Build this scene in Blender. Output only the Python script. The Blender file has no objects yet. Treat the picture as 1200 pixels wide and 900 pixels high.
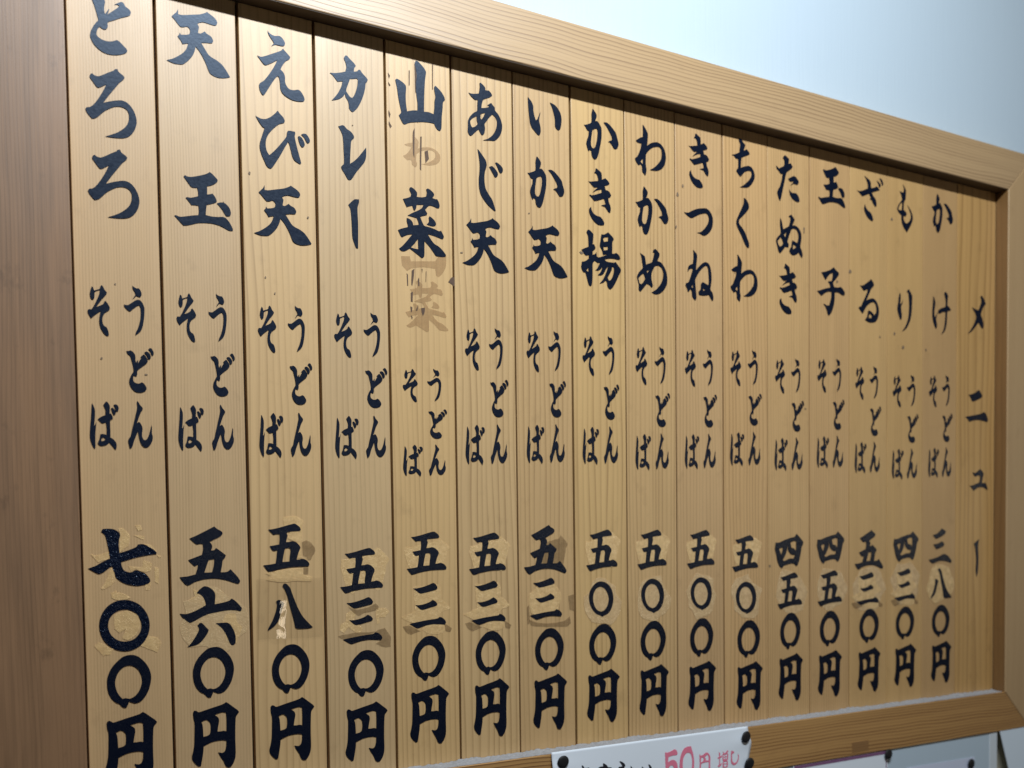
import bpy, bmesh, math, random
from mathutils import Vector, Matrix
from mathutils.geometry import delaunay_2d_cdt

S = bpy.context.scene
COL = S.collection
# ------------------------------------------------------------------ camera
cam_d = bpy.data.cameras.new("camera")
cam = bpy.data.objects.new("camera", cam_d)
COL.objects.link(cam)
S.camera = cam
ax = Vector((0.8646988, -0.5021190, -0.0131366))
dn = Vector((-0.0326984, -0.0301736, -0.9990097))
fw = Vector((0.5012253, 0.8642720, -0.0425096))
m = Matrix((ax, -dn, -fw)).transposed().to_4x4()
m.translation = Vector((-0.15185, -1.17536, -0.01851))
cam.matrix_world = m
cam_d.sensor_fit = 'HORIZONTAL'
cam_d.sensor_width = 36.0
cam_d.lens = 36.0
cam_d.shift_y = 0.195
cam_d.clip_start = 0.01
cam_d.clip_end = 100.0
cam_d.dof.use_dof = True
cam_d.dof.focus_distance = 1.24
cam_d.dof.aperture_fstop = 4.2

# ------------------------------------------------------------------ light
S.view_settings.view_transform = 'Standard'
S.view_settings.look = 'None'
S.view_settings.exposure = 0.0
S.view_settings.gamma = 1.0
W = bpy.data.worlds.new("World")
S.world = W
W.use_nodes = True
W.node_tree.nodes["Background"].inputs[0].default_value = (0.72, 0.84, 1.0, 1)
W.node_tree.nodes["Background"].inputs[1].default_value = 0.022


def lamp(name, loc, target, sx, sy, power, color):
    l = bpy.data.lights.new(name, 'AREA')
    l.shape = 'RECTANGLE'
    l.size, l.size_y = sx, sy
    l.energy = power
    l.color = color
    o = bpy.data.objects.new(name, l)
    COL.objects.link(o)
    o.location = loc
    d = Vector(target) - Vector(loc)
    o.rotation_euler = d.to_track_quat('-Z', 'Y').to_euler()
    return o


# fluorescent ceiling tube in front of and above the board
lamp("ceiling_tube", (0.50, -1.08, 1.33), (0.55, 0.0, 0.2), 0.90, 0.05, 36.0, (0.87, 0.94, 1.0))
# added warm strip light, no such source seen: soft fill, glints on film
lamp("warm_fill_strip", (3.1, -3.6, 0.10), (0.9, 0.0, 0.1), 5.6, 0.14, 13.0, (1.0, 0.84, 0.62))

S.cycles.use_denoising = True

# ------------------------------------------------------------------ helpers
R_ = random.Random(11)


def tag(o, label=None, cat=None, group=None, kind=None):
    if label: o["label"] = label
    if cat: o["category"] = cat
    if group: o["group"] = group
    if kind: o["kind"] = kind
    return o


def empty(name, loc, label, cat, group=None):
    o = bpy.data.objects.new(name, None)
    o.empty_display_size = 0.05
    COL.objects.link(o)
    o.location = loc
    return tag(o, label, cat, group)


def box_bm(x0, x1, y0, y1, z0, z1, bev=0.0, seg=2):
    b = bmesh.new()
    bmesh.ops.create_cube(b, size=1.0)
    for v in b.verts:
        v.co = Vector((x0 + (v.co.x + .5) * (x1 - x0), y0 + (v.co.y + .5) * (y1 - y0), z0 + (v.co.z + .5) * (z1 - z0)))
    if bev:
        bmesh.ops.bevel(b, geom=b.edges[:], offset=bev, segments=seg, affect='EDGES', profile=0.5)
    return b


def prism_bm(poly, y0, y1, bev=0.0):
    """polygon in X,Z extruded from y0 (front) to y1 (back)"""
    b = bmesh.new()
    f = [b.verts.new((x, y0, z)) for x, z in poly]
    k = [b.verts.new((x, y1, z)) for x, z in poly]
    b.faces.new(f)
    b.faces.new(k[::-1])
    n = len(poly)
    for i in range(n):
        b.faces.new((f[i], k[i], k[(i + 1) % n], f[(i + 1) % n]))
    bmesh.ops.recalc_face_normals(b, faces=b.faces[:])
    if bev:
        ed = [e for e in b.edges if all(abs(v.co.y - y0) < 1e-7 for v in e.verts)]
        bmesh.ops.bevel(b, geom=ed, offset=bev, segments=3, affect='EDGES', profile=0.6)
    return b


def put(name, b, mat, parent=None, smooth=False, front=False):
    me = bpy.data.meshes.new(name)
    bmesh.ops.recalc_face_normals(b, faces=b.faces[:])
    if front:                                  # open sheets look towards the room
        b.normal_update()
        if sum(f.normal.y * f.calc_area() for f in b.faces) > 0:
            bmesh.ops.reverse_faces(b, faces=b.faces[:])
    b.to_mesh(me)
    b.free()
    me.materials.append(mat)
    if smooth:
        for q in me.polygons: q.use_smooth = True
    o = bpy.data.objects.new(name, me)
    COL.objects.link(o)
    if parent is not None: o.parent = parent
    return o


def parse(t):
    return [tuple(float(c) for c in q.split(',')) for q in t.split()]


def smooth_loop(p, sub=4, corner=52):
    """Catmull-Rom through the points, but keep brush corners sharp"""
    n = len(p)
    v = [Vector(q) for q in p]
    cor = []
    for i in range(n):
        a = v[i] - v[i - 1]
        b = v[(i + 1) % n] - v[i]
        cor.append(a.length < 1e-9 or b.length < 1e-9 or math.degrees(abs(a.angle_signed(b, 0))) > corner)
    out = []
    for i in range(n):
        p0, p1, p2, p3 = v[i - 1], v[i], v[(i + 1) % n], v[(i + 2) % n]
        L = (p2 - p1).length
        t1 = (p2 - p1) if cor[i] else (p2 - p0).normalized() * L
        t2 = (p2 - p1) if cor[(i + 1) % n] else (p3 - p1).normalized() * L
        for k in range(sub):
            t = k / sub
            h1 = 2 * t ** 3 - 3 * t ** 2 + 1
            h2 = -2 * t ** 3 + 3 * t ** 2
            h3 = t ** 3 - 2 * t ** 2 + t
            h4 = t ** 3 - t ** 2
            out.append(tuple(p1 * h1 + p2 * h2 + t1 * h3 * .8 + t2 * h4 * .8))
    return out


def inside(x, y, loop):
    c = False
    j = len(loop) - 1
    for i in range(len(loop)):
        xi, yi = loop[i]
        xj, yj = loop[j]
        if (yi > y) != (yj > y) and x < (xj - xi) * (y - yi) / (yj - yi) + xi:
            c = not c
        j = i
    return c


def region_tris(loops):
    """loops: [(is_hole, pts)] -> flat triangulation"""
    vs, es = [], []
    for h, l in loops:
        k = len(vs)
        vs += [Vector(q) for q in l]
        es += [(k + i, k + (i + 1) % len(l)) for i in range(len(l))]
    V, E_, F, *_ = delaunay_2d_cdt(vs, es, [], 0, 1e-7)
    groups = []
    for h, l in loops:
        if h and groups: groups[-1][1].append(l)
        else: groups.append((l, []))
    keep = []
    for f in F:
        cx = sum(V[i].x for i in f) / len(f)
        cy = sum(V[i].y for i in f) / len(f)
        for o, hs in groups:
            if inside(cx, cy, o) and not any(inside(cx, cy, q) for q in hs):
                keep.append(f)
                break
    return V, keep


GCACHE = {}


def glyph_tris(name):
    if name not in GCACHE:
        loops = [(h, smooth_loop(parse(t))) for h, t in GLYPHS[name]]
        GCACHE[name] = region_tris(loops)
    return GCACHE[name]


def add_sheet(b, V, F, tx, yf, yb):
    """flat cut sheet: front face at yf, thin rim back to yb; tx maps 2-D -> (x,z)"""
    used = sorted({i for f in F for i in f})
    fr = {}
    bk = {}
    for i in used:
        x, z = tx(V[i])
        fr[i] = b.verts.new((x, yf, z))
    cnt = {}
    for f in F:
        try: b.faces.new([fr[i] for i in f])
        except ValueError: continue
        for a, c in zip(f, f[1:] + f[:1]):
            cnt[(a, c)] = cnt.get((a, c), 0) + 1
    for (a, c) in list(cnt):
        if (c, a) in cnt: continue
        for i in (a, c):
            if i not in bk:
                bk[i] = b.verts.new((fr[i].co.x, yb, fr[i].co.z))
        try: b.faces.new((fr[c], fr[a], bk[a], bk[c]))
        except ValueError: pass


# ------------------------------------------------------------------ materials
def base_mat(name):
    mt = bpy.data.materials.new(name)
    mt.use_nodes = True
    nt = mt.node_tree
    return mt, nt, nt.nodes["Principled BSDF"]


def N(nt, typ, **kw):
    n = nt.nodes.new(typ)
    for k, v in kw.items():
        if k.startswith('i_'):
            n.inputs[k[2:].replace('_', ' ')].default_value = v
        else: setattr(n, k, v)
    return n


def math_n(nt, op, a, b=None, clamp=False):
    n = nt.nodes.new('ShaderNodeMath')
    n.operation = op
    n.use_clamp = clamp
    for i, q in enumerate((a, b)):
        if q is None: continue
        if isinstance(q, (int, float)): n.inputs[i].default_value = q
        else: nt.links.new(q, n.inputs[i])
    return n.outputs[0]


def noise(nt, vec, scale, detail=2.0, rough=0.5):
    n = nt.nodes.new('ShaderNodeTexNoise')
    n.inputs['Scale'].default_value = scale
    n.inputs['Detail'].default_value = detail
    n.inputs['Roughness'].default_value = rough
    nt.links.new(vec, n.inputs['Vector'])
    return n.outputs['Fac']


def comb(nt, x, y, z):
    n = nt.nodes.new('ShaderNodeCombineXYZ')
    for i, q in enumerate((x, y, z)):
        if isinstance(q, (int, float)): n.inputs[i].default_value = q
        else: nt.links.new(q, n.inputs[i])
    return n.outputs[0]


def mixc(nt, fac, a, b, mode='MIX'):
    n = nt.nodes.new('ShaderNodeMix')
    n.data_type = 'RGBA'
    n.blend_type = mode
    for i, q in ((0, fac), (6, a), (7, b)):
        if isinstance(q, (int, float)): n.inputs[i].default_value = q
        elif isinstance(q, tuple): n.inputs[i].default_value = (*q, 1)
        else: nt.links.new(q, n.inputs[i])
    return n.outputs[2]


def wood(name, light, dark, freq, amp=0.55, warp=0.02, along='Z', seed=0.0, rough=0.42, fibre=0.10, blotch=0.16, wave=0.0, dirt=0.25, streak=0.10):
    mt, nt, bs = base_mat(name)
    tc = N(nt, 'ShaderNodeTexCoord')
    sp = N(nt, 'ShaderNodeSeparateXYZ')
    nt.links.new(tc.outputs['Object'], sp.inputs[0])
    X, Y, Z = sp.outputs
    ac, al = (X, Z) if along == 'Z' else (Z, X)
    ac = math_n(nt, 'ADD', ac, math_n(nt, 'MULTIPLY', Y, 0.35))
    # slow wander of the growth rings along the plank
    w1 = noise(nt, comb(nt, math_n(nt, 'MULTIPLY', ac, 5.0), math_n(nt, 'MULTIPLY', al, 1.3), seed), 1.0, 2.0)
    w2 = noise(nt, comb(nt, math_n(nt, 'MULTIPLY', ac, 26.0), math_n(nt, 'MULTIPLY', al, 2.2), seed + 7.3), 1.0, 1.0)
    u = math_n(nt, 'ADD', ac, math_n(nt, 'MULTIPLY', math_n(nt, 'SUBTRACT', w1, 0.5), warp))
    if wave:
        w3 = noise(nt, comb(nt, math_n(nt, 'MULTIPLY', ac, 3.0), math_n(nt, 'MULTIPLY', al, 6.0), seed + 3.1), 1.0, 1.0)
        u = math_n(nt, 'ADD', u, math_n(nt, 'MULTIPLY', math_n(nt, 'SUBTRACT', w3, 0.5), wave))
    t = math_n(nt, 'ADD', math_n(nt, 'MULTIPLY', u, freq), math_n(nt, 'MULTIPLY', w2, 2.2))
    fr = math_n(nt, 'FRACT', t)
    rp = N(nt, 'ShaderNodeValToRGB')
    cr = rp.color_ramp
    cr.elements[0].position = 0.0
    cr.elements[0].color = (0.05, 0.05, 0.05, 1)
    cr.elements[1].position = 1.0
    cr.elements[1].color = (0.05, 0.05, 0.05, 1)
    for ps, vl in ((0.45, .12), (0.72, .45), (0.86, 1.0), (0.93, .75)):
        e = cr.elements.new(ps)
        e.color = (vl, vl, vl, 1)
    nt.links.new(fr, rp.inputs[0])
    ringn = noise(nt, comb(nt, math_n(nt, 'MULTIPLY', ac, 60.0), math_n(nt, 'MULTIPLY', al, 1.5), seed + 2.0), 1.0, 1.0)
    ring = math_n(nt, 'MULTIPLY', rp.outputs[0], math_n(nt, 'MULTIPLY', math_n(nt, 'MULTIPLY', math_n(nt, 'SUBTRACT', ringn, 0.22), 2.6, True), 1.15 * amp))
    fib = noise(nt, comb(nt, math_n(nt, 'MULTIPLY', ac, 1100.0), math_n(nt, 'MULTIPLY', al, 14.0), seed + 1.0), 1.0, 3.0, 0.6)
    blo = noise(nt, comb(nt, math_n(nt, 'MULTIPLY', ac, 16.0), math_n(nt, 'MULTIPLY', al, 4.0), seed + 5.0), 1.0, 3.0, 0.55)
    fac = math_n(nt, 'ADD', ring, math_n(nt, 'MULTIPLY', math_n(nt, 'SUBTRACT', fib, 0.5), fibre * 2.4))
    fac = math_n(nt, 'ADD', fac, math_n(nt, 'MULTIPLY', math_n(nt, 'SUBTRACT', blo, 0.42), blotch * 2.2))
    stk = noise(nt, comb(nt, math_n(nt, 'MULTIPLY', ac, 150.0), math_n(nt, 'MULTIPLY', al, 5.0), seed + 6.0), 1.0, 3.0, 0.6)
    fac = math_n(nt, 'ADD', fac, math_n(nt, 'MULTIPLY', math_n(nt, 'SUBTRACT', stk, 0.46), streak * 2.4), True)
    col = mixc(nt, fac, light, dark)
    # handling marks and grime: rounded smudges, a few fly specks
    sm = noise(nt, comb(nt, math_n(nt, 'MULTIPLY', ac, 34.0), math_n(nt, 'MULTIPLY', al, 22.0), seed + 9.0), 1.0, 4.0, 0.65)
    smr = N(nt, 'ShaderNodeMapRange')
    smr.inputs[1].default_value = 0.60
    smr.inputs[2].default_value = 0.80
    nt.links.new(sm, smr.inputs[0])
    col = mixc(nt, math_n(nt, 'MULTIPLY', smr.outputs[0], dirt), col, tuple(c * .45 for c in dark))
    pk = noise(nt, comb(nt, math_n(nt, 'MULTIPLY', ac, 300.0), math_n(nt, 'MULTIPLY', al, 170.0), seed + 4.0), 1.0, 1.0)
    pkr = N(nt, 'ShaderNodeMapRange')
    pkr.inputs[1].default_value = 0.87
    pkr.inputs[2].default_value = 0.90
    nt.links.new(pk, pkr.inputs[0])
    col = mixc(nt, math_n(nt, 'MULTIPLY', pkr.outputs[0], 0.6), col, (0.06, 0.04, 0.025))
    nt.links.new(col, bs.inputs['Base Color'])
    rg = math_n(nt, 'ADD', math_n(nt, 'MULTIPLY', blo, 0.22), rough - 0.10)
    nt.links.new(rg, bs.inputs['Roughness'])
    bs.inputs['Specular IOR Level'].default_value = 0.72
    bp = N(nt, 'ShaderNodeBump')
    bp.inputs['Strength'].default_value = 0.25
    bp.inputs['Distance'].default_value = 0.0006
    hh = math_n(nt, 'ADD', math_n(nt, 'MULTIPLY', ring, -0.6), math_n(nt, 'MULTIPLY', fib, 0.5))
    nt.links.new(hh, bp.inputs['Height'])
    nt.links.new(bp.outputs[0], bs.inputs['Normal'])
    return mt


def plain(name, color, rough=0.5, nscale=30.0, namp=0.15, bump=0.0, bscale=200.0, spec=0.5):
    mt, nt, bs = base_mat(name)
    tc = N(nt, 'ShaderNodeTexCoord')
    f = noise(nt, tc.outputs['Object'], nscale, 4.0, 0.6)
    d = tuple(c * (1 - namp) for c in color)
    l = tuple(min(1, c * (1 + namp)) for c in color)
    nt.links.new(mixc(nt, f, d, l), bs.inputs['Base Color'])
    bs.inputs['Roughness'].default_value = rough
    bs.inputs['Specular IOR Level'].default_value = spec
    if bump:
        b = noise(nt, tc.outputs['Object'], bscale, 3.0, 0.6)
        bp = N(nt, 'ShaderNodeBump')
        bp.inputs['Strength'].default_value = bump
        bp.inputs['Distance'].default_value = 0.001
        nt.links.new(b, bp.inputs['Height'])
        nt.links.new(bp.outputs[0], bs.inputs['Normal'])
    return mt


def streaky(name, light, dark, rough, bump, alpha=1.0, spec=0.5, bsc=150.0, bdist=0.002):
    """glue-smeared wood: vertical streaks, shiny and slightly lumpy"""
    mt, nt, bs = base_mat(name)
    tc = N(nt, 'ShaderNodeTexCoord')
    mp = N(nt, 'ShaderNodeMapping')
    mp.inputs['Scale'].default_value = (520, 520, 28)
    nt.links.new(tc.outputs['Object'], mp.inputs[0])
    f = noise(nt, mp.outputs[0], 1.0, 4.0, 0.6)
    b2 = noise(nt, tc.outputs['Object'], 60.0, 3.0, 0.6)
    ff = math_n(nt, 'ADD', math_n(nt, 'MULTIPLY', f, 0.6), math_n(nt, 'MULTIPLY', b2, 0.5), True)
    nt.links.new(mixc(nt, ff, dark, light), bs.inputs['Base Color'])
    bs.inputs['Roughness'].default_value = rough
    bs.inputs['Specular IOR Level'].default_value = spec
    b = noise(nt, tc.outputs['Object'], bsc, 3.0, 0.6)
    bp = N(nt, 'ShaderNodeBump')
    bp.inputs['Strength'].default_value = bump
    bp.inputs['Distance'].default_value = bdist
    nt.links.new(math_n(nt, 'ADD', b, math_n(nt, 'MULTIPLY', f, 0.3)), bp.inputs['Height'])
    nt.links.new(bp.outputs[0], bs.inputs['Normal'])
    if alpha < 1.0:
        an = noise(nt, tc.outputs['Object'], 95.0, 3.0, 0.7)
        mr = N(nt, 'ShaderNodeMapRange')
        mr.inputs[1].default_value = 0.35
        mr.inputs[2].default_value = 0.65
        mr.inputs[3].default_value = alpha * 0.78
        mr.inputs[4].default_value = min(1.0, alpha * 1.15)
        nt.links.new(an, mr.inputs[0])
        nt.links.new(mr.outputs[0], bs.inputs['Alpha'])
    return mt


def film(name, bump, bscale, gloss, dist, fac):
    """clear sticky film: mostly see-through, with a lumpy clear-coat shine"""
    mt, nt, bs = base_mat(name)
    out = nt.nodes['Material Output']
    tr = N(nt, 'ShaderNodeBsdfTransparent')
    tr.inputs[0].default_value = (1, 1, 1, 1)
    gl = N(nt, 'ShaderNodeBsdfGlossy')
    gl.inputs['Roughness'].default_value = gloss
    tc = N(nt, 'ShaderNodeTexCoord')
    b = noise(nt, tc.outputs['Object'], bscale, 3.0, 0.6)
    bp = N(nt, 'ShaderNodeBump')
    bp.inputs['Strength'].default_value = bump
    bp.inputs['Distance'].default_value = dist
    nt.links.new(b, bp.inputs['Height'])
    nt.links.new(bp.outputs[0], gl.inputs['Normal'])
    mx = N(nt, 'ShaderNodeMixShader')
    mx.inputs[0].default_value = fac
    nt.links.new(tr.outputs[0], mx.inputs[1])
    nt.links.new(gl.outputs[0], mx.inputs[2])
    nt.links.new(mx.outputs[0], out.inputs['Surface'])
    nt.nodes.remove(bs)
    return mt


# lettering vinyl: blue-black, satin, slightly orange-peeled
def vinyl(name, color, rough, wr=0.22, wd=0.0006, ws=260.0):
    mt, nt, bs = base_mat(name)
    tc = N(nt, 'ShaderNodeTexCoord')
    f = noise(nt, tc.outputs['Object'], ws, 3.0, 0.6)
    g = noise(nt, tc.outputs['Object'], 25.0, 2.0, 0.5)
    nt.links.new(mixc(nt, g, tuple(c * .7 for c in color), tuple(c * 1.3 for c in color)), bs.inputs['Base Color'])
    nt.links.new(math_n(nt, 'ADD', math_n(nt, 'MULTIPLY', f, 0.2), rough - .1), bs.inputs['Roughness'])
    bs.inputs['Specular IOR Level'].default_value = 0.38
    bs.inputs['Specular Tint'].default_value = (0.62, 0.78, 1.0, 1)
    bp = N(nt, 'ShaderNodeBump')
    bp.inputs['Strength'].default_value = wr
    bp.inputs['Distance'].default_value = wd
    nt.links.new(f, bp.inputs['Height'])
    nt.links.new(bp.outputs[0], bs.inputs['Normal'])
    return mt


INK = vinyl('blue_black_vinyl', (0.004, 0.007, 0.018), 0.34, 0.14)
INK_SHINY = vinyl('shiny_blue_black_vinyl', (0.0028, 0.0045, 0.013), 0.30)
INK_WRINKLED = vinyl('wrinkled_blue_black_vinyl', (0.003, 0.006, 0.018), 0.22, 1.0, 0.0016, 240.0)
RED = plain('red_print', (0.84, 0.22, 0.33), 0.5, 40, 0.12)
PRINT = plain('black_print', (0.012, 0.012, 0.02), 0.5)
BARE = streaky('glue_cleaned_wood', (0.92, 0.64, 0.31), (0.79, 0.53, 0.235), 0.16, 1.0, 0.68, 0.8, 200.0, 0.0006)
DARK = streaky('old_glue', (0.30, 0.19, 0.09), (0.20, 0.125, 0.055), 0.30, 0.4, 0.46)
GHOST = streaky('faded_glue', (0.47, 0.285, 0.125), (0.40, 0.23, 0.095), 0.45, 0.1, 0.46)
SPLIT = plain('dark_wood_split', (0.10, 0.055, 0.032), 0.7, 300, 0.5)
SPECK = plain('dark_speck', (0.19, 0.13, 0.08), 0.7, 300, 0.4)
SMEAR = streaky('glue_smear', (0.92, 0.67, 0.37), (0.66, 0.45, 0.22), 0.13, 1.0, 0.60, 0.9, 330.0, 0.0006)
TAPE = film('clear_tape', 0.4, 110.0, 0.06, 0.00012, 0.10)
DUST = plain('grey_dust', (0.36, 0.36, 0.37), 0.95, 160, 0.35, 1.0, 500)
PAPER = plain('white_paper', (0.84, 0.90, 0.97), 0.55, 8, 0.03)
PAPER2 = plain('pale_lilac_paper', (0.66, 0.71, 0.86), 0.55, 8, 0.04)
PAPER3 = plain('white_poster_paper', (0.76, 0.86, 0.95), 0.55, 8, 0.03)
PURPLE = plain('purple_border_print', (0.22, 0.10, 0.20), 0.5, 60, 0.2)
PIN = plain('black_plastic', (0.010, 0.010, 0.011), 0.6, 50, 0.2)
STEEL = plain('pin_steel', (0.5, 0.5, 0.5), 0.3)
TRIM = plain('white_painted_trim', (0.70, 0.76, 0.80), 0.4, 10, 0.05)
BACK = plain('dark_backing', (0.085, 0.042, 0.018), 0.8, 60, 0.3)


def wallpaper():
    mt, nt, bs = base_mat('ribbed_white_wallpaper')
    tc = N(nt, 'ShaderNodeTexCoord')
    mp = N(nt, 'ShaderNodeMapping')
    mp.inputs['Scale'].default_value = (330, 330, 9)
    nt.links.new(tc.outputs['Object'], mp.inputs[0])
    f = noise(nt, mp.outputs[0], 1.0, 3.0, 0.55)
    g = noise(nt, tc.outputs['Object'], 2.5, 2.0, 0.5)
    a = mixc(nt, f, (0.50, 0.605, 0.69), (0.53, 0.635, 0.715))
    nt.links.new(mixc(nt, math_n(nt, 'MULTIPLY', g, 0.25), a, (0.50, 0.61, 0.695)), bs.inputs['Base Color'])
    bs.inputs['Roughness'].default_value = 0.62
    bp = N(nt, 'ShaderNodeBump')
    bp.inputs['Strength'].default_value = 0.35
    bp.inputs['Distance'].default_value = 0.0008
    nt.links.new(f, bp.inputs['Height'])
    nt.links.new(bp.outputs[0], bs.inputs['Normal'])
    return mt


# ------------------------------------------------------------------ wall
WALL_Y = 0.016
put('wall', box_bm(-1.6, 4.2, WALL_Y, WALL_Y + 0.1, -1.6, 2.4), wallpaper())
tag(bpy.data.objects['wall'], 'pale bluish white ribbed wallpaper behind the menu board', 'wall', kind='structure')

put('lower_wall', box_bm(-1.6, 1.5066, -.0215, WALL_Y + .05, -1.6, -0.3766), bpy.data.materials['ribbed_white_wallpaper'])
tag(bpy.data.objects['lower_wall'], 'pale ribbed wall panel below the menu board', 'wall', kind='structure')

# ------------------------------------------------------------------ the board
ZT, ZTH, ZB, ZBB, XR = 0.5933, 0.6631, -0.3055, -0.3761, 1.5477
D = 0.0241
SW = 0.09
board = empty('menu_board', (0, 0, 0), 'wide framed wooden wall menu of vertical planks with black brush lettering', 'menu board')

FR_H = wood('frame_wood_level', (0.50, 0.335, 0.175), (0.27, 0.165, 0.085), 190, 0.95, 0.03, 'X', 3.0, 0.42, 0.10, 0.12, 0.012, 0.12)
FR_B = wood('frame_wood_bottom', (0.50, 0.275, 0.095), (0.20, 0.085, 0.025), 200, 1.25, 0.03, 'X', 8.0, 0.42, 0.10, 0.14, 0.012, 0.15)
FR_V = wood('frame_wood_upright', (0.50, 0.33, 0.165), (0.32, 0.185, 0.085), 210, 0.45, 0.03, 'Z', 5.0, 0.5, 0.10, 0.15, 0.0, 0.15)
FR_L = wood('frame_wood_brown', (0.29, 0.16, 0.08), (0.08, 0.042, 0.02), 230, 0.25, 0.04, 'Z', 21.0, 0.42, 0.22, 0.50, 0.0, 0.55, 0.38)
YB = 0.0135
LX = -0.0035
XO = XR + 0.0705
put('top_rail', prism_bm([(LX, ZT), (XR, ZT), (XO, ZTH), (LX, ZTH)], -D, YB, 0.0016), FR_H, board)
bot = put('bottom_rail', prism_bm([(LX, ZB), (LX, ZBB), (XO, ZBB), (XR, ZB)], -D, YB, 0.0016), FR_B, board)
put('right_stile', prism_bm([(XR + .0006, ZB), (XO + .0006, ZBB), (XO + .0006, ZTH), (XR + .0006, ZT)], -D, YB, 0.0016), FR_V, board)
put('left_stile', prism_bm([(LX - .13, ZBB - .02), (LX - .0006, ZBB - .02), (LX - .0006, ZTH + .02), (LX - .13, ZTH + .02)], -D, YB, 0.0012), FR_L, board)
put('backing_panel', box_bm(LX, XR + .01, 0.0092, 0.0132, ZB - .004, ZT + .004), BACK, board)
# darker rectangular plug let into the bottom rail
PLUG = wood('plug_wood', (0.30, 0.155, 0.055), (0.17, 0.08, 0.03), 260, 0.6, 0.02, 'X', 14.0)
put('wood_plug', box_bm(1.1495, 1.1885, -D - .0005, -D + .004, -0.3705, -0.3540, .0004), PLUG, bot)

# grey dust lying along the ledge of the bottom rail
b = bmesh.new()
nx, ny = 420, 6
gv = []
for i in range(nx + 1):
    x = 0.002 + (XR - 0.006) * i / nx
    row = []
    for j in range(ny + 1):
        f = j / ny
        y = -D + 0.0022 + R_.uniform(-.0006, .0006) * (j == 0) + f * (D - 0.0026)
        h = 0.0003 + 0.0011 * f + 0.0014 * R_.random() * (0.3 + f) + 0.001 * max(0, math.sin(x * 71) + math.sin(x * 43.7 + 1)) * f
        row.append(b.verts.new((x, y, ZB + h)))
    gv.append(row)
for i in range(nx):
    for j in range(ny):
        b.faces.new((gv[i][j], gv[i + 1][j], gv[i + 1][j + 1], gv[i][j + 1]))
for i in range(nx):
    for j, s in ((0, 1), (ny, -1)):
        a, c = gv[i][j], gv[i + 1][j]
        a2 = b.verts.new((a.co.x, a.co.y, ZB + .0001))
        c2 = b.verts.new((c.co.x, c.co.y, ZB + .0001))
        b.faces.new((a, c, c2, a2))
put('dust_layer', b, DUST, bot)
# added strips: recess shade painted near-black under the top rail, jamb darkened brown
RAIL_SHADE = wood('rail_shade_wood', (0.05, 0.026, 0.011), (0.03, 0.015, 0.006), 240, 0.4, 0.02, 'X', 51.0, 0.6)
JAMB_STRIP = wood('jamb_strip_wood', (0.24, 0.125, 0.04), (0.13, 0.06, 0.018), 240, 0.4, 0.02, 'Z', 51.0, 0.5)
put('added_dark_strip', box_bm(LX, XR - .0016, -D + .0012, -.0002, ZT - .0008, ZT + .001), RAIL_SHADE, board)
put('added_dark_strip', box_bm(XR - .0012, XR + .001, -D + .0018, -.0002, ZB + .0002, ZT - .0010), JAMB_STRIP, board)

# (light, dark, rings per metre, ring strength, wander, seed, roughness)
TINT = [
    ((0.580, 0.379, 0.188), 330, .30, .012), ((0.574, 0.383, 0.196), 300, .34, .012), ((0.637, 0.420, 0.198), 120, .38, .03),
    ((0.586, 0.398, 0.201), 150, .30, .03), ((0.630, 0.411, 0.183), 130, .40, .03), ((0.615, 0.409, 0.194), 105, .50, .035),
    ((0.577, 0.374, 0.173), 135, .48, .022), ((0.621, 0.404, 0.172), 110, .50, .04), ((0.584, 0.377, 0.171), 150, .50, .02),
    ((0.566, 0.360, 0.170), 160, .40, .02), ((0.593, 0.367, 0.162), 150, .50, .03), ((0.583, 0.366, 0.161), 210, .42, .015),
    ((0.570, 0.353, 0.156), 190, .44, .02), ((0.582, 0.364, 0.151), 230, .44, .012), ((0.582, 0.360, 0.144), 210, .46, .014),
    ((0.516, 0.314, 0.135), 230, .22, .014), ((0.557, 0.326, 0.116), 62, .50, .05)]
GAP = [.002, .0032, .0036, .0034, .0030, .0028, .0021, .0032, .0018, .0018, .0024, .0013, .0020, .0014, .0008, .0008, .0015, .0]
slats = []
LISTING = ['grated yam soba or udon at 700 yen', 'tempura and egg soba or udon at 560 yen', 'shrimp tempura soba or udon at 580 yen', 'curry soba or udon at 530 yen',
           'mountain vegetable soba or udon at 530 yen, with ghosts of older lettering', 'horse mackerel tempura soba or udon at 530 yen', 'squid tempura soba or udon at 530 yen',
           'mixed vegetable tempura soba or udon at 500 yen', 'seaweed soba or udon at 500 yen', 'fried tofu soba or udon at 500 yen', 'fish cake soba or udon at 500 yen',
           'tempura crumb soba or udon at 450 yen', 'egg soba or udon at 450 yen', 'chilled zaru soba or udon at 530 yen', 'chilled mori soba or udon at 430 yen',
           'plain broth soba or udon at 380 yen', None]
for k in range(17):
    L, fq, am, wp = TINT[k]
    Dk = (L[0] * .52, L[1] * .46, L[2] * .40)
    mt = wood('plank_wood_%d' % k, L, Dk, fq, am * 1.25, wp, 'Z', 31.7 + k * 13.37, 0.40, 0.11, 0.17, 0.0, 0.22)
    x0 = k * SW + GAP[k] / 2
    x1 = (k + 1) * SW - GAP[k + 1] / 2 if k < 16 else XR - .0018
    slats.append(put('plank', box_bm(x0, x1, R_.uniform(0, .0003), 0.0088, ZB + .0004, ZT - .0004, .0007, 2), mt, board))
    slats[-1]['label'] = 'plank listing ' + LISTING[k] if LISTING[k] else 'last plank with the word menu written down it'

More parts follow.
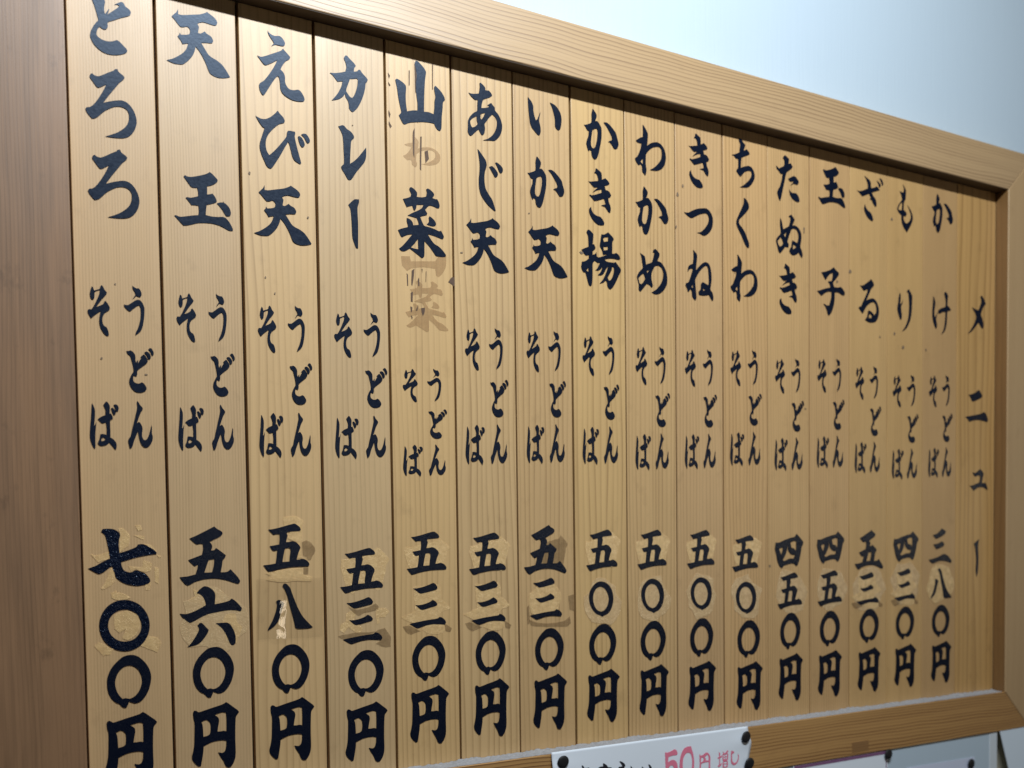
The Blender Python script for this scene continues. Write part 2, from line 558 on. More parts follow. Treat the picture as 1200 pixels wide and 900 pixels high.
GLYPHS = {
'to': [(False, '-193,286 -115,320 -70,280 -50,218 -59,172 -60,127 -54,92 -35,122 -13,159 -9,154 -29,94 22,140 66,180 96,213 75,223 39,212 83,242 115,260 137,253 154,224 197,197 209,174 199,141 173,124 92,84 34,50 -24,18 -31,1 -29,-32 -44,-61 -65,-70 -87,-64 -107,-50 -126,-69 -141,-106 -145,-140 -132,-159 -100,-178 -58,-186 -15,-183 24,-170 57,-153 79,-159 121,-194 156,-227 161,-245 148,-267 96,-295 38,-313 -26,-320 -83,-310 -132,-284 -173,-246 -196,-207 -209,-166 -201,-120 -175,-62 -145,-15 -123,13 -129,52 -145,114 -161,169 -177,209')],
'ro': [(False, '-205,228 -198,256 -179,269 -162,255 -124,249 -77,273 -16,312 36,343 54,363 76,366 88,339 130,312 147,293 134,268 94,228 40,154 -23,66 -77,-17 -16,9 45,30 106,44 158,35 200,2 234,-50 254,-109 257,-172 237,-239 201,-296 156,-335 103,-354 25,-364 -69,-366 -9,-339 62,-299 124,-247 160,-199 179,-142 180,-87 164,-50 130,-29 86,-25 34,-37 -18,-67 -62,-98 -101,-137 -136,-175 -167,-196 -192,-204 -213,-185 -245,-147 -257,-114 -244,-96 -214,-88 -180,-59 -135,3 -82,94 -41,182 -80,155 -119,132 -140,140 -181,193')],
'ten': [(False, '-279,209 -251,239 -228,263 -209,301 -208,272 -210,246 -169,247 -76,272 26,301 88,332 107,348 121,337 176,309 209,279 218,253 207,228 188,218 136,220 71,225 24,212 -4,190 13,163 8,130 2,96 26,92 59,114 75,127 96,108 143,87 165,50 160,25 145,14 94,8 32,-6 64,-52 109,-117 146,-141 202,-162 258,-196 305,-252 346,-314 332,-322 274,-340 217,-348 160,-339 123,-319 105,-286 78,-217 43,-150 7,-98 -28,-61 -40,-113 -69,-175 -117,-236 -164,-279 -192,-290 -265,-296 -346,-277 -282,-248 -217,-203 -166,-159 -128,-105 -108,-45 -140,-54 -168,-66 -185,-35 -221,8 -202,30 -197,53 -184,32 -128,43 -91,60 -83,99 -94,124 -117,136 -154,121 -186,117 -217,146 -248,180')],
'tama': [(False, '-211,223 -196,239 -173,229 -134,229 -72,247 -9,270 39,291 75,316 94,308 133,275 162,244 159,224 131,196 91,172 43,155 43,108 41,64 80,74 100,84 127,54 146,13 146,-2 125,-17 78,-36 34,-52 27,-99 21,-166 90,-172 153,-168 209,-159 241,-166 280,-204 307,-248 322,-286 318,-301 278,-302 230,-283 167,-260 88,-250 9,-254 -69,-267 -132,-290 -187,-309 -225,-316 -248,-295 -285,-257 -322,-220 -307,-214 -261,-225 -192,-209 -122,-191 -59,-178 -54,-127 -58,-74 -103,-75 -134,-78 -157,-48 -194,-7 -179,1 -140,1 -93,16 -58,29 -57,76 -67,121 -114,116 -137,126 -167,164'), (False, '148,-18 173,-6 213,2 245,-7 276,-34 296,-67 303,-106 294,-135 274,-144 250,-143 234,-124 211,-87 180,-48')],
'e': [(False, '-148,372 -132,351 -102,334 -62,327 -12,339 18,328 43,300 57,270 47,243 26,234 -14,232 -54,232 -85,218 -107,199 -100,213 -74,240 -84,262 -113,298 -137,336'), (False, '-277,62 -262,59 -228,55 -158,87 -67,136 5,176 31,206 45,190 95,147 115,127 104,101 63,72 21,15 -5,-39 29,-66 47,-110 47,-168 62,-209 96,-241 147,-243 199,-227 230,-238 265,-285 277,-326 263,-347 196,-360 124,-357 54,-332 9,-298 -10,-253 -14,-191 -23,-135 -37,-118 -63,-143 -115,-222 -167,-309 -198,-359 -213,-372 -228,-365 -252,-322 -260,-271 -250,-245 -204,-207 -143,-126 -91,-43 -59,17 -40,62 -89,25 -150,-13 -180,-27 -200,-19 -234,17 -263,49')],
'bi': [(False, '-321,231 -299,219 -255,207 -205,213 -144,249 -93,297 -60,336 -33,304 7,268 23,233 11,211 -46,186 -107,130 -169,56 -201,-12 -210,-82 -199,-147 -170,-189 -124,-144 -72,-86 -10,-7 38,60 49,116 65,131 116,133 141,133 144,109 137,78 149,12 172,-82 196,-166 209,-218 195,-227 169,-218 129,-197 104,-153 85,-78 71,-22 57,3 20,-60 -33,-157 -86,-244 -128,-309 -153,-336 -178,-335 -203,-317 -227,-268 -260,-197 -280,-123 -276,-65 -250,17 -218,110 -242,120 -281,165'), (False, '176,85 192,93 222,79 247,39 257,2 241,-26 220,-29 200,-3 185,38'), (False, '216,117 244,130 275,131 306,99 321,63 315,42 294,28 279,40 254,85')],
'ka_k': [(False, '-58,294 -41,321 -20,323 18,291 66,256 90,227 70,197 63,154 102,166 124,189 144,193 167,163 221,119 241,97 231,70 214,52 206,-6 184,-91 149,-179 110,-252 70,-300 43,-323 21,-320 -5,-290 -7,-250 -20,-203 -46,-168 -56,-130 -78,-164 -122,-201 -176,-226 -224,-240 -186,-196 -142,-137 -97,-48 -83,10 -118,2 -145,-6 -171,21 -202,54 -241,78 -180,86 -94,112 -45,132 -30,186 -38,234 -56,275'), (True, '13,60 62,70 100,83 113,71 107,4 86,-71 58,-132 35,-161 8,-152 -23,-118 -39,-91 -27,-44 -5,11')],
're': [(False, '-176,294 -151,304 -124,316 -102,313 -65,280 -17,259 20,215 20,190 -3,166 -17,138 -23,72 -30,-10 -36,-122 8,-89 64,-34 120,36 174,107 176,66 172,-5 157,-59 117,-116 50,-199 5,-267 -24,-307 -51,-316 -72,-305 -104,-254 -140,-205 -148,-176 -134,-157 -114,-135 -110,-64 -114,35 -117,135 -126,204 -152,259')],
'bar': [(False, '-69,210 9,285 69,294 68,256 48,189 52,-1 46,-294 19,-290 -23,-176 -30,-12 -43,163')],
'yama': [(False, '-338,113 -321,130 -298,126 -247,106 -202,74 -195,35 -202,-39 -200,-142 -187,-238 -115,-213 -45,-200 -44,-111 -59,11 -60,124 -49,230 -61,311 -73,370 -57,403 -34,402 12,373 58,331 80,294 74,246 64,182 55,76 49,-30 44,-198 107,-191 177,-203 188,-128 192,-43 205,22 194,83 189,129 207,154 231,138 290,92 330,37 338,2 311,-30 304,-105 290,-213 286,-298 281,-362 263,-392 239,-391 204,-361 181,-318 128,-316 34,-325 -71,-347 -165,-373 -223,-403 -245,-394 -279,-343 -298,-306 -266,-263 -281,-189 -302,-90 -317,20')],
'sai': [(False, '-254,255 -196,274 -150,297 -143,334 -165,383 -159,407 -136,414 -90,390 -61,358 -65,307 2,312 61,329 74,379 65,419 86,435 122,423 168,388 174,363 149,327 191,318 215,321 238,288 249,237 237,211 213,210 165,224 106,226 58,182 46,164 75,126 69,104 33,91 -26,70 2,11 31,-33 89,-40 172,-55 237,-73 262,-61 285,-98 302,-133 290,-163 266,-164 182,-144 76,-129 122,-194 169,-241 228,-265 287,-311 328,-359 322,-379 286,-387 190,-387 155,-349 97,-282 30,-222 28,-312 24,-408 6,-431 -12,-435 -58,-407 -116,-373 -173,-340 -220,-371 -255,-385 -290,-383 -318,-359 -277,-326 -218,-261 -135,-161 -193,-174 -240,-196 -275,-216 -292,-203 -328,-135 -284,-113 -192,-80 -197,-49 -208,-9 -207,28 -184,26 -149,10 -127,-18 -121,-49 -45,-33 -51,3 -73,47 -131,54 -195,61 -130,101 -60,138 -1,178 24,224 -70,210 -77,167 -95,136 -112,141 -129,191 -175,175 -204,160 -227,202'), (True, '-60,-210 -57,-334 -115,-333 -159,-324 -114,-278'), (False, '104,94 127,86 174,51 195,12 185,-11 149,-23 102,-20 66,-12 97,29 94,71')],
'a': [(False, '-236,204 -211,197 -159,201 -87,219 -76,268 -70,314 -74,353 -59,361 -23,341 8,312 10,281 39,282 60,286 96,258 111,234 80,208 27,181 -20,155 -42,104 -53,44 -7,53 46,72 67,94 36,94 68,121 94,136 120,109 146,87 149,52 192,15 229,-42 252,-110 248,-183 220,-252 177,-305 134,-335 71,-344 -39,-361 40,-326 103,-273 147,-211 171,-143 175,-79 149,-30 108,-6 65,-50 22,-108 -8,-150 -2,-203 -12,-267 -33,-294 -54,-293 -79,-262 -94,-233 -136,-268 -189,-322 -210,-335 -230,-330 -252,-294 -249,-213 -247,-150 -216,-91 -163,-36 -116,-5 -110,64 -104,137 -140,129 -166,142 -201,166'), (True, '-217,-153 -185,-112 -123,-71 -121,-117 -109,-169 -146,-207 -187,-228 -207,-205'), (True, '-65,-39 -34,-20 3,-6 -19,-53 -51,-102 -66,-93')],
'ji': [(False, '-186,375 -155,349 -112,302 -69,250 -55,198 -64,153 -81,107 -91,40 -89,-35 -75,-109 -38,-168 18,-236 48,-307 70,-370 53,-375 10,-351 -53,-306 -108,-250 -151,-186 -172,-103 -173,-5 -162,94 -158,181 -168,276'), (False, '-20,177 25,192 68,165 106,122 108,89 86,61 60,60 36,99'), (False, '72,244 93,254 139,231 177,199 186,162 170,132 144,123 125,147 101,197')],
'i': [(False, '-263,234 -250,222 -207,183 -181,129 -180,77 -165,6 -144,-45 -122,-30 -99,19 -72,76 -72,61 -86,7 -95,-40 -78,-96 -69,-161 -76,-207 -94,-234 -116,-229 -160,-193 -207,-150 -230,-102 -241,-38 -253,56 -260,150'), (False, '80,232 114,224 159,211 212,169 248,116 263,44 257,-25 245,-80 222,-108 199,-107 173,-90 157,-59 158,8 143,88 113,172')],
'ka': [(False, '-288,97 -261,100 -205,123 -166,148 -160,200 -161,265 -142,333 -127,326 -81,274 -76,242 -100,178 -66,183 -28,148 0,106 5,41 1,-34 -14,-112 -32,-180 -50,-248 -79,-313 -107,-333 -140,-322 -162,-288 -172,-229 -194,-219 -211,-243 -227,-219 -251,-149 -242,-101 -213,-31 -207,30 -234,35 -261,72'), (True, '-146,49 -112,73 -79,85 -64,58 -66,-17 -81,-94 -104,-163 -127,-190 -155,-185 -174,-151 -170,-71 -158,-4'), (False, '38,187 85,195 130,179 197,129 248,76 267,17 286,-36 288,-74 268,-119 239,-135 211,-133 183,-100 149,-67 113,-57 144,-40 178,-25 173,21 140,72 90,139')],
'ki': [(False, '-194,189 -165,184 -94,200 -22,216 -28,264 -51,308 -86,317 -68,348 -62,381 -38,376 33,336 38,294 40,241 74,261 98,272 146,239 169,209 145,188 85,166 102,111 132,111 168,92 194,52 179,26 143,10 154,-46 178,-91 186,-139 177,-184 159,-189 129,-166 93,-123 57,-114 19,-110 94,-84 88,-46 71,-10 11,-34 -73,-63 -97,-60 -138,-23 -173,0 -161,12 -132,5 -60,27 36,66 30,109 -36,89 -119,45 -83,81 -23,134 -83,118 -118,134 -159,170'), (False, '-145,-151 -140,-187 -111,-231 -52,-261 8,-267 43,-295 73,-340 69,-369 18,-381 -41,-375 -100,-340 -147,-289 -176,-231 -175,-183')],
'age': [(False, '-241,342 -228,367 -205,380 -170,366 -126,328 -129,280 -142,191 -118,194 -95,154 -101,129 -143,99 -144,46 -108,60 -84,83 -78,93 -73,36 -49,24 11,42 108,83 84,83 33,69 18,125 -6,161 -21,188 -11,247 2,317 9,347 51,348 99,374 123,390 153,367 207,325 217,302 194,265 191,186 187,103 229,111 254,124 302,98 326,57 314,37 277,33 204,39 131,30 71,15 65,0 95,-16 155,-18 216,-16 246,-2 288,-46 334,-95 330,-130 299,-182 255,-266 200,-351 157,-390 127,-383 103,-352 91,-294 73,-277 31,-311 -29,-331 32,-262 81,-169 118,-77 81,-120 44,-183 -4,-216 -58,-219 -15,-175 27,-92 -15,-136 -51,-155 -99,-158 -63,-123 -20,-45 -62,-50 -109,-27 -143,-70 -146,-167 -150,-283 -160,-362 -179,-383 -202,-376 -225,-330 -248,-256 -265,-205 -294,-208 -317,-182 -334,-136 -322,-82 -324,-68 -275,-57 -204,-10 -205,38 -250,25 -274,39 -326,95 -273,121 -208,149 -210,230 -218,297'), (True, '32,292 74,315 120,321 119,265 49,248'), (True, '37,178 115,191 111,145 48,131'), (True, '185,-73 217,-84 214,-143 189,-215 152,-266 128,-271 106,-239 147,-171 178,-118'), (True, '-217,-137 -212,-194 -253,-179')],
'wa': [(False, '-258,111 -220,138 -170,169 -138,177 -134,252 -137,350 -118,339 -68,279 -46,234 -51,159 -60,73 -7,112 57,140 121,152 184,136 235,91 267,26 275,-52 259,-125 220,-187 155,-233 91,-253 -17,-259 66,-208 143,-135 189,-67 202,5 190,63 152,91 94,84 31,59 -33,8 -78,-49 -85,-114 -86,-204 -74,-261 -87,-333 -102,-350 -118,-333 -149,-303 -155,-235 -173,-204 -217,-226 -248,-192 -275,-157 -272,-132 -247,-118 -216,-73 -171,28 -161,87 -196,85 -227,87'), (True, '-141,-124 -138,-198 -183,-171')],
'me': [(False, '-215,230 -188,218 -131,191 -119,137 -111,79 -62,100 -11,121 21,195 41,263 9,269 28,306 61,320 92,299 133,264 130,224 91,153 155,141 206,97 251,22 272,-67 262,-159 216,-235 151,-293 87,-318 36,-320 -15,-301 75,-246 152,-161 192,-76 199,-5 167,62 116,88 58,79 26,45 -13,-40 -14,-120 8,-208 -8,-235 -53,-204 -97,-189 -154,-251 -212,-314 -243,-290 -244,-216 -272,-110 -240,-46 -171,27 -182,110 -194,188'), (True, '-247,-127 -203,-82 -159,-52 -140,-85 -128,-123 -166,-177 -198,-209 -229,-194'), (True, '-101,-10 -57,10 -87,-38')],
'tsu': [(False, '-274,88 -241,85 -187,93 -112,133 -16,172 71,191 147,200 201,179 245,136 272,73 274,8 260,-61 221,-124 166,-173 122,-196 79,-200 25,-180 -34,-176 36,-158 90,-118 145,-60 184,3 195,62 179,106 152,126 92,118 16,94 -70,49 -126,23 -167,27 -230,58')],
'ne': [(False, '-118,365 -85,338 -45,297 -45,245 -59,161 -66,73 -5,137 63,192 117,214 172,200 206,152 226,71 232,-22 218,-117 210,-180 244,-218 265,-289 257,-331 237,-339 210,-305 176,-257 114,-274 46,-281 -15,-277 -21,-231 20,-191 27,-118 47,-92 74,-86 129,-106 170,-117 177,-49 171,44 158,136 137,159 110,158 62,124 -6,54 -67,-35 -81,-78 -75,-170 -62,-282 -63,-339 -79,-365 -110,-349 -140,-311 -149,-240 -176,-212 -196,-245 -225,-254 -236,-209 -265,-166 -255,-134 -215,-119 -181,-59 -134,60 -133,91 -180,80 -223,34 -217,91 -193,129 -126,161 -115,237 -114,309'), (True, '58,-171 108,-191 74,-211'), (True, '-131,-140 -126,-196 -153,-179')],
'chi': [(False, '-231,91 -167,110 -75,154 -68,216 -61,280 -89,328 -74,353 -46,362 -11,326 39,288 39,267 10,193 46,210 67,224 117,191 131,162 102,144 31,113 -33,81 -44,11 -48,-69 16,-42 102,-17 159,-24 209,-73 231,-144 216,-210 165,-282 100,-335 29,-351 -71,-362 15,-311 101,-239 151,-178 166,-123 152,-88 101,-91 30,-119 -20,-169 -53,-204 -84,-185 -138,-136 -126,-103 -105,-84 -100,1 -104,53 -147,51 -182,81')],
'ku': [(False, '24,366 45,365 90,334 119,288 127,246 119,216 67,157 -2,92 -59,42 -76,5 -65,-35 -14,-79 42,-138 88,-217 122,-289 128,-339 116,-366 87,-361 42,-317 -4,-238 -55,-160 -105,-91 -128,-36 -122,24 -93,79 -36,180 10,263 22,307')],
'ta': [(False, '-247,164 -223,151 -188,131 -140,156 -80,188 -74,245 -85,286 -109,304 -85,334 -61,355 -31,339 23,309 23,279 11,233 59,249 101,205 89,182 29,137 -26,97 -50,33 -74,-58 -105,-167 -135,-275 -159,-348 -177,-355 -201,-311 -227,-238 -212,-201 -164,-124 -128,-23 -116,61 -158,58 -188,88 -235,123'), (False, '4,5 65,38 132,67 174,52 223,8 233,-17 205,-57 162,-55 119,-53 52,-91 113,-32 107,-20 52,-29 26,-16'), (False, '26,-146 40,-170 88,-197 174,-192 210,-217 245,-269 247,-308 210,-320 149,-310 88,-280 40,-222')],
'nu': [(False, '-197,236 -173,206 -150,140 -132,69 -77,98 -17,133 14,207 20,269 -19,283 20,308 38,320 68,293 111,252 93,210 62,155 117,161 190,136 239,81 258,22 251,-58 233,-157 264,-206 282,-274 270,-320 239,-297 196,-245 140,-283 79,-300 31,-288 -3,-249 7,-213 37,-174 49,-111 62,-74 116,-89 165,-104 190,-22 184,47 153,96 105,111 50,99 19,42 -17,-33 -42,-110 -18,-146 -24,-195 -90,-190 -139,-249 -199,-307 -229,-282 -252,-220 -282,-129 -270,-84 -186,5 -200,125'), (True, '-252,-125 -186,-57 -150,-103 -132,-144 -162,-182 -205,-205 -234,-175'), (True, '-120,-12 -66,32 -90,-49'), (True, '74,-143 110,-138 147,-168 73,-213')],
'ko': [(False, '-216,275 -171,285 -95,307 -5,345 62,389 98,357 176,312 176,281 124,220 47,148 53,113 72,74 137,75 189,83 215,97 267,64 313,15 313,-22 280,-39 241,-29 163,-2 85,-10 85,-91 72,-183 40,-277 -5,-354 -43,-389 -69,-378 -95,-317 -127,-258 -171,-217 -139,-218 -95,-235 -43,-227 -18,-165 5,-91 8,-9 -56,-12 -120,-32 -171,-65 -216,-95 -247,-73 -313,-28 -260,-16 -133,29 -18,55 -24,95 -69,149 -31,157 14,163 34,228 40,292 -18,276 -82,214 -120,165 -146,189 -184,238')],
'za': [(False, '-139,348 -99,327 -32,301 9,267 16,213 23,172 91,188 152,221 193,199 227,168 145,141 37,101 77,48 132,1 153,-70 146,-108 119,-112 64,-65 37,-18 -17,-13 17,11 -31,72 -112,37 -185,7 -219,29 -312,88 -259,78 -165,106 -58,155 -58,219 -85,279'), (False, '152,317 199,297 254,260 241,225 207,211 200,251'), (False, '220,361 268,355 309,306 312,269 282,251 268,299'), (False, '-125,-107 -105,-155 -51,-202 10,-229 51,-279 72,-331 58,-361 -3,-346 -71,-306 -125,-240 -145,-179')],
'ru': [(False, '-207,227 -160,223 -93,254 -12,305 56,354 97,312 127,274 111,244 63,202 16,123 -58,-5 16,26 98,43 166,18 214,-42 242,-123 238,-208 215,-275 160,-332 72,-354 -10,-352 -91,-323 -44,-272 -24,-215 -17,-177 10,-160 71,-182 133,-227 174,-177 180,-111 160,-48 112,-11 44,-32 -38,-87 -92,-147 -119,-196 -152,-227 -186,-194 -242,-144 -226,-124 -186,-116 -159,-71 -105,17 -38,135 -32,182 -113,146 -146,170'), (True, '24,-210 71,-243 65,-280 3,-288 3,-249')],
'mo': [(False, '-51,388 -15,356 23,301 21,235 14,159 -21,106 -32,29 -35,-28 15,-49 44,-82 22,-123 -41,-132 -34,-179 2,-230 37,-242 109,-196 144,-134 144,-77 108,-7 57,66 122,14 180,-62 197,-145 166,-226 109,-309 52,-388 -5,-344 -62,-277 -91,-187 -91,-121 -148,-92 -197,-33 -190,-13 -155,48 -85,125 -71,145 -100,216 -135,272 -93,260 -43,253 -29,321'), (True, '-78,97 -131,42 -168,-29 -148,-45 -84,-40 -71,42')],
'ri': [(False, '-130,280 -104,241 -104,165 -115,88 -79,111 -37,181 -58,113 -89,53 -86,-23 -71,-97 -85,-165 -114,-168 -149,-105 -182,-23 -185,34 -164,111 -151,207'), (False, '48,314 77,346 98,362 134,323 182,262 185,176 179,42 165,-74 129,-173 58,-285 -13,-339 -63,-362 1,-290 58,-199 93,-91 107,35 106,149 91,271 84,308 55,301')],
'ke': [(False, '-224,266 -194,225 -164,151 -178,81 -193,-7 -185,-84 -155,-81 -125,-20 -110,-9 -132,-79 -144,-129 -124,-205 -124,-254 -146,-290 -176,-259 -221,-175 -244,-80 -245,17 -231,144'), (False, '-95,-8 -88,32 -13,74 100,110 107,199 91,275 68,331 83,362 113,370 167,313 160,253 153,164 153,140 214,107 245,70 214,55 154,45 146,-23 140,-141 110,-262 65,-325 -10,-370 35,-318 72,-226 94,-97 100,27 17,13 -28,-11 -65,-19')],
'me_k': [(False, '94,331 118,358 142,346 207,292 248,226 192,175 144,105 113,21 154,-56 187,-143 180,-204 156,-227 115,-200 43,-127 -28,-193 -122,-282 -248,-358 -185,-288 -92,-179 -29,-73 -22,-12 -78,62 -142,126 -63,104 41,89 80,158 119,253 110,302')],
'ni_k': [(False, '-229,192 -158,202 -47,238 32,284 72,286 113,238 158,190 130,163 18,116 -109,79 -141,87 -181,145'), (False, '-320,-204 -186,-182 -27,-154 116,-127 197,-97 237,-111 295,-179 320,-239 296,-266 231,-259 102,-244 -27,-245 -138,-266 -209,-286 -249,-246')],
'yu_k': [(False, '-180,129 -100,126 -21,163 35,195 92,166 138,116 117,54 86,-49 143,-53 183,-42 224,-98 258,-164 225,-170 143,-135 30,-126 -66,-153 -145,-195 -177,-165 -258,-100 -194,-104 -83,-72 13,-45 37,32 28,78 -36,81 -84,60 -132,79')],
'bar_t': [(False, '-72,260 72,341 49,212 61,-34 44,-249 6,-341 -19,-217 -7,-33 -38,183')],
'so': [(False, '-63,245 -50,232 -43,203 -20,211 18,230 24,255 36,268 50,252 63,223 85,196 85,183 67,157 35,118 -25,31 16,50 50,74 60,99 71,104 91,78 110,41 109,17 94,0 65,-21 41,-56 33,-105 39,-147 55,-166 72,-174 86,-203 93,-238 94,-260 84,-268 64,-262 36,-231 12,-185 2,-138 3,-90 10,-47 18,-10 -15,-35 -50,-65 -79,-95 -90,-78 -109,-41 -110,-11 -99,0 -74,0 -47,43 -11,119 11,175 17,215 -14,203 -35,185 -38,152 -45,115 -62,102 -76,118 -85,159 -77,202')],
'u': [(False, '-13,267 -2,256 24,243 54,243 71,221 81,185 75,163 60,149 43,155 25,161 4,137 -14,120 4,153 18,175 11,199 -8,231'), (False, '-105,56 -92,52 -63,54 -27,79 9,107 39,121 68,113 91,82 105,41 105,-15 98,-83 84,-158 65,-209 35,-242 2,-267 11,-232 30,-194 49,-137 63,-74 68,-12 65,37 52,63 25,48 -11,17 -35,-7 -48,-13 -70,-2 -101,32')],
'do': [(False, '-142,196 -124,195 -101,203 -77,192 -55,163 -50,136 -51,99 -42,72 -36,94 -24,107 -25,71 -3,109 15,135 1,137 16,154 34,170 49,162 75,121 77,97 61,71 19,37 -33,-10 -36,-47 -43,-72 -55,-73 -73,-62 -81,-99 -75,-129 -51,-146 -22,-148 8,-133 29,-144 52,-177 57,-201 41,-227 5,-244 -42,-245 -77,-228 -108,-187 -121,-145 -118,-108 -96,-57 -74,-19 -79,42 -92,102 -105,144 -131,167'), (False, '46,196 65,204 88,196 109,164 108,133 95,120 83,122 70,158 49,184'), (False, '86,230 102,245 120,242 140,207 142,179 129,162 121,168 107,204')],
'ba': [(False, '-120,229 -106,203 -93,161 -94,89 -104,-8 -95,-2 -80,35 -87,-20 -93,-80 -97,-153 -97,-214 -99,-250 -108,-255 -130,-215 -148,-149 -149,-95 -141,-4 -132,87 -125,178'), (False, '-6,218 15,246 29,256 46,236 59,206 58,169 55,127 69,127 85,92 85,70 61,54 57,23 57,-50 56,-129 84,-146 112,-182 118,-219 110,-256 99,-256 82,-232 43,-182 19,-207 -16,-220 -50,-221 -72,-201 -69,-180 -57,-158 -47,-115 -44,-97 -12,-95 19,-103 21,-27 15,33 -9,21 -32,24 -48,43 -68,60 -36,86 11,109 15,155 7,185'), (True, '-36,-142 -13,-129 9,-146 -14,-168 -37,-172'), (False, '71,185 88,192 108,169 120,142 109,114 95,113 81,146'), (False, '98,223 121,229 141,216 149,186 142,155 130,150 119,163 109,196')],
'n': [(False, '-24,259 -13,250 1,223 30,188 30,169 8,131 -11,81 -34,18 -13,34 -1,26 19,-10 24,-47 17,-91 19,-128 30,-155 47,-163 66,-151 91,-100 108,-38 119,6 123,-24 121,-87 129,-117 125,-161 100,-212 69,-241 39,-242 10,-215 -9,-166 -19,-105 -24,-68 -40,-106 -66,-168 -85,-231 -103,-259 -115,-256 -123,-213 -129,-177 -121,-152 -103,-127 -86,-58 -60,42 -40,123 -25,191 -28,240')],
'seven': [(False, '-213,282 -200,309 -165,313 -113,313 -79,304 -36,276 -21,243 -33,197 -40,132 -33,49 38,71 109,98 145,116 159,139 209,143 271,114 324,80 357,47 350,31 277,23 142,-1 53,-27 -18,-48 -15,-90 6,-137 40,-157 84,-163 129,-140 174,-156 227,-180 270,-233 278,-267 260,-290 205,-306 134,-313 45,-296 -24,-262 -76,-214 -92,-162 -107,-97 -133,-101 -195,-150 -239,-172 -265,-167 -357,-111 -280,-84 -210,-44 -131,-9 -138,51 -153,143 -176,245')],
'zeroA': [(False, '261,-14 252,-77 231,-136 198,-188 155,-230 104,-260 48,-278 -11,-281 -69,-270 -123,-246 -170,-209 -210,-163 -239,-108 -256,-48 -261,14 -252,75 -232,133 -200,184 -158,227 -108,258 -53,276 5,281 63,271 118,248 167,213 207,166 238,111 256,50'), (True, '175,-9 169,-48 155,-85 133,-117 105,-144 71,-163 34,-173 -4,-175 -42,-169 -78,-154 -110,-131 -137,-102 -156,-67 -167,-30 -171,9 -165,48 -152,84 -130,116 -103,142 -70,161 -33,173 5,175 44,169 80,155 112,132 139,103 159,68 171,30')],
'zeroB': [(False, '-230,7 -225,53 -201,121 -163,180 -110,234 -58,273 -6,287 46,286 97,266 148,220 192,162 220,96 230,32 222,-38 199,-115 160,-183 114,-230 68,-247 39,-244 -9,-221 -21,-253 -37,-283 -59,-287 -81,-275 -109,-241 -145,-222 -188,-175 -215,-119 -228,-55'), (True, '-146,8 -130,68 -99,121 -54,160 -2,173 50,160 93,122 122,65 133,1 122,-61 94,-122 56,-166 18,-187 -12,-191 -41,-182 -74,-187 -106,-151 -134,-94 -146,-39')],
'zeroC': [(False, '-209,33 -191,115 -141,185 -74,235 -8,249 71,232 144,182 190,108 209,4 193,-92 154,-169 104,-213 51,-232 16,-249 -22,-228 -85,-204 -151,-141 -193,-63'), (True, '-138,18 -125,89 -84,147 -38,169 3,170 61,142 104,80 127,0 111,-81 75,-135 37,-164 -7,-174 -64,-152 -107,-103 -130,-42')],
'fiveB': [(False, '-219,197 -143,229 -28,286 59,331 87,305 144,270 151,246 124,217 46,179 2,156 25,126 30,97 16,59 53,63 72,87 120,52 181,3 171,-26 146,-55 135,-118 118,-191 191,-188 231,-159 259,-190 307,-245 337,-295 329,-319 310,-328 247,-307 169,-280 73,-262 -3,-260 -89,-269 -175,-293 -223,-320 -251,-331 -279,-314 -315,-270 -337,-233 -258,-228 -163,-207 -143,-150 -132,-97 -170,-116 -198,-91 -239,-44 -196,-29 -87,12 -71,80 -74,133 -107,136 -141,129 -173,153'), (True, '-12,-47 50,-39 44,-106 22,-188 -16,-190 -64,-189 -38,-114')],
'six': [(False, '-159,269 -130,302 -72,343 -25,334 22,301 48,261 51,222 42,135 124,149 202,168 237,194 271,170 319,119 347,83 347,58 332,42 268,57 180,59 74,46 -32,27 -119,-8 -186,-43 -234,-62 -261,-49 -316,2 -347,47 -278,39 -202,59 -126,94 -58,130 -67,179 -94,233 -126,258'), (False, '-157,-97 -130,-70 -106,-71 -65,-117 -32,-153 -47,-190 -87,-246 -136,-297 -193,-322 -273,-333 -230,-291 -181,-221 -141,-142'), (False, '49,-81 119,-80 177,-81 215,-107 253,-178 270,-248 267,-317 248,-343 224,-342 200,-313 164,-222 117,-141')],
'yen': [(False, '-253,296 -236,315 -214,309 -189,292 -138,302 -51,324 27,342 97,361 128,380 158,360 210,317 262,274 278,251 243,207 235,165 228,28 226,-91 227,-212 219,-279 195,-337 159,-380 124,-375 103,-352 82,-298 48,-243 22,-189 41,-195 76,-201 102,-181 117,-131 121,-67 79,-57 18,-56 -52,-66 -113,-89 -143,-102 -149,-169 -164,-252 -178,-322 -204,-328 -237,-298 -270,-252 -278,-205 -263,-148 -249,-74 -242,51 -239,177 -250,229'), (True, '-162,178 -106,196 -72,173 -60,151 -57,92 -67,33 -93,15 -143,6 -145,84 -150,143'), (True, '-10,244 34,257 86,266 125,256 128,175 125,41 94,51 55,48 20,50 30,108 42,175 33,210')],
'fiveA': [(False, '-210,213 -168,215 -83,233 20,261 107,280 141,261 171,236 182,210 170,196 105,190 19,182 10,165 19,140 8,99 -1,64 33,65 76,74 119,60 157,26 172,-4 151,-54 133,-104 123,-146 158,-143 193,-135 236,-150 271,-183 277,-209 265,-225 217,-228 130,-229 43,-233 -43,-245 -128,-262 -179,-277 -213,-280 -238,-255 -277,-202 -211,-197 -131,-184 -121,-133 -108,-29 -148,-37 -169,-24 -196,20 -155,26 -83,37 -76,100 -76,158 -118,158 -148,150 -173,175'), (True, '-16,-10 27,-4 49,-12 52,-44 42,-103 36,-165 -7,-167 -49,-169 -35,-93')],
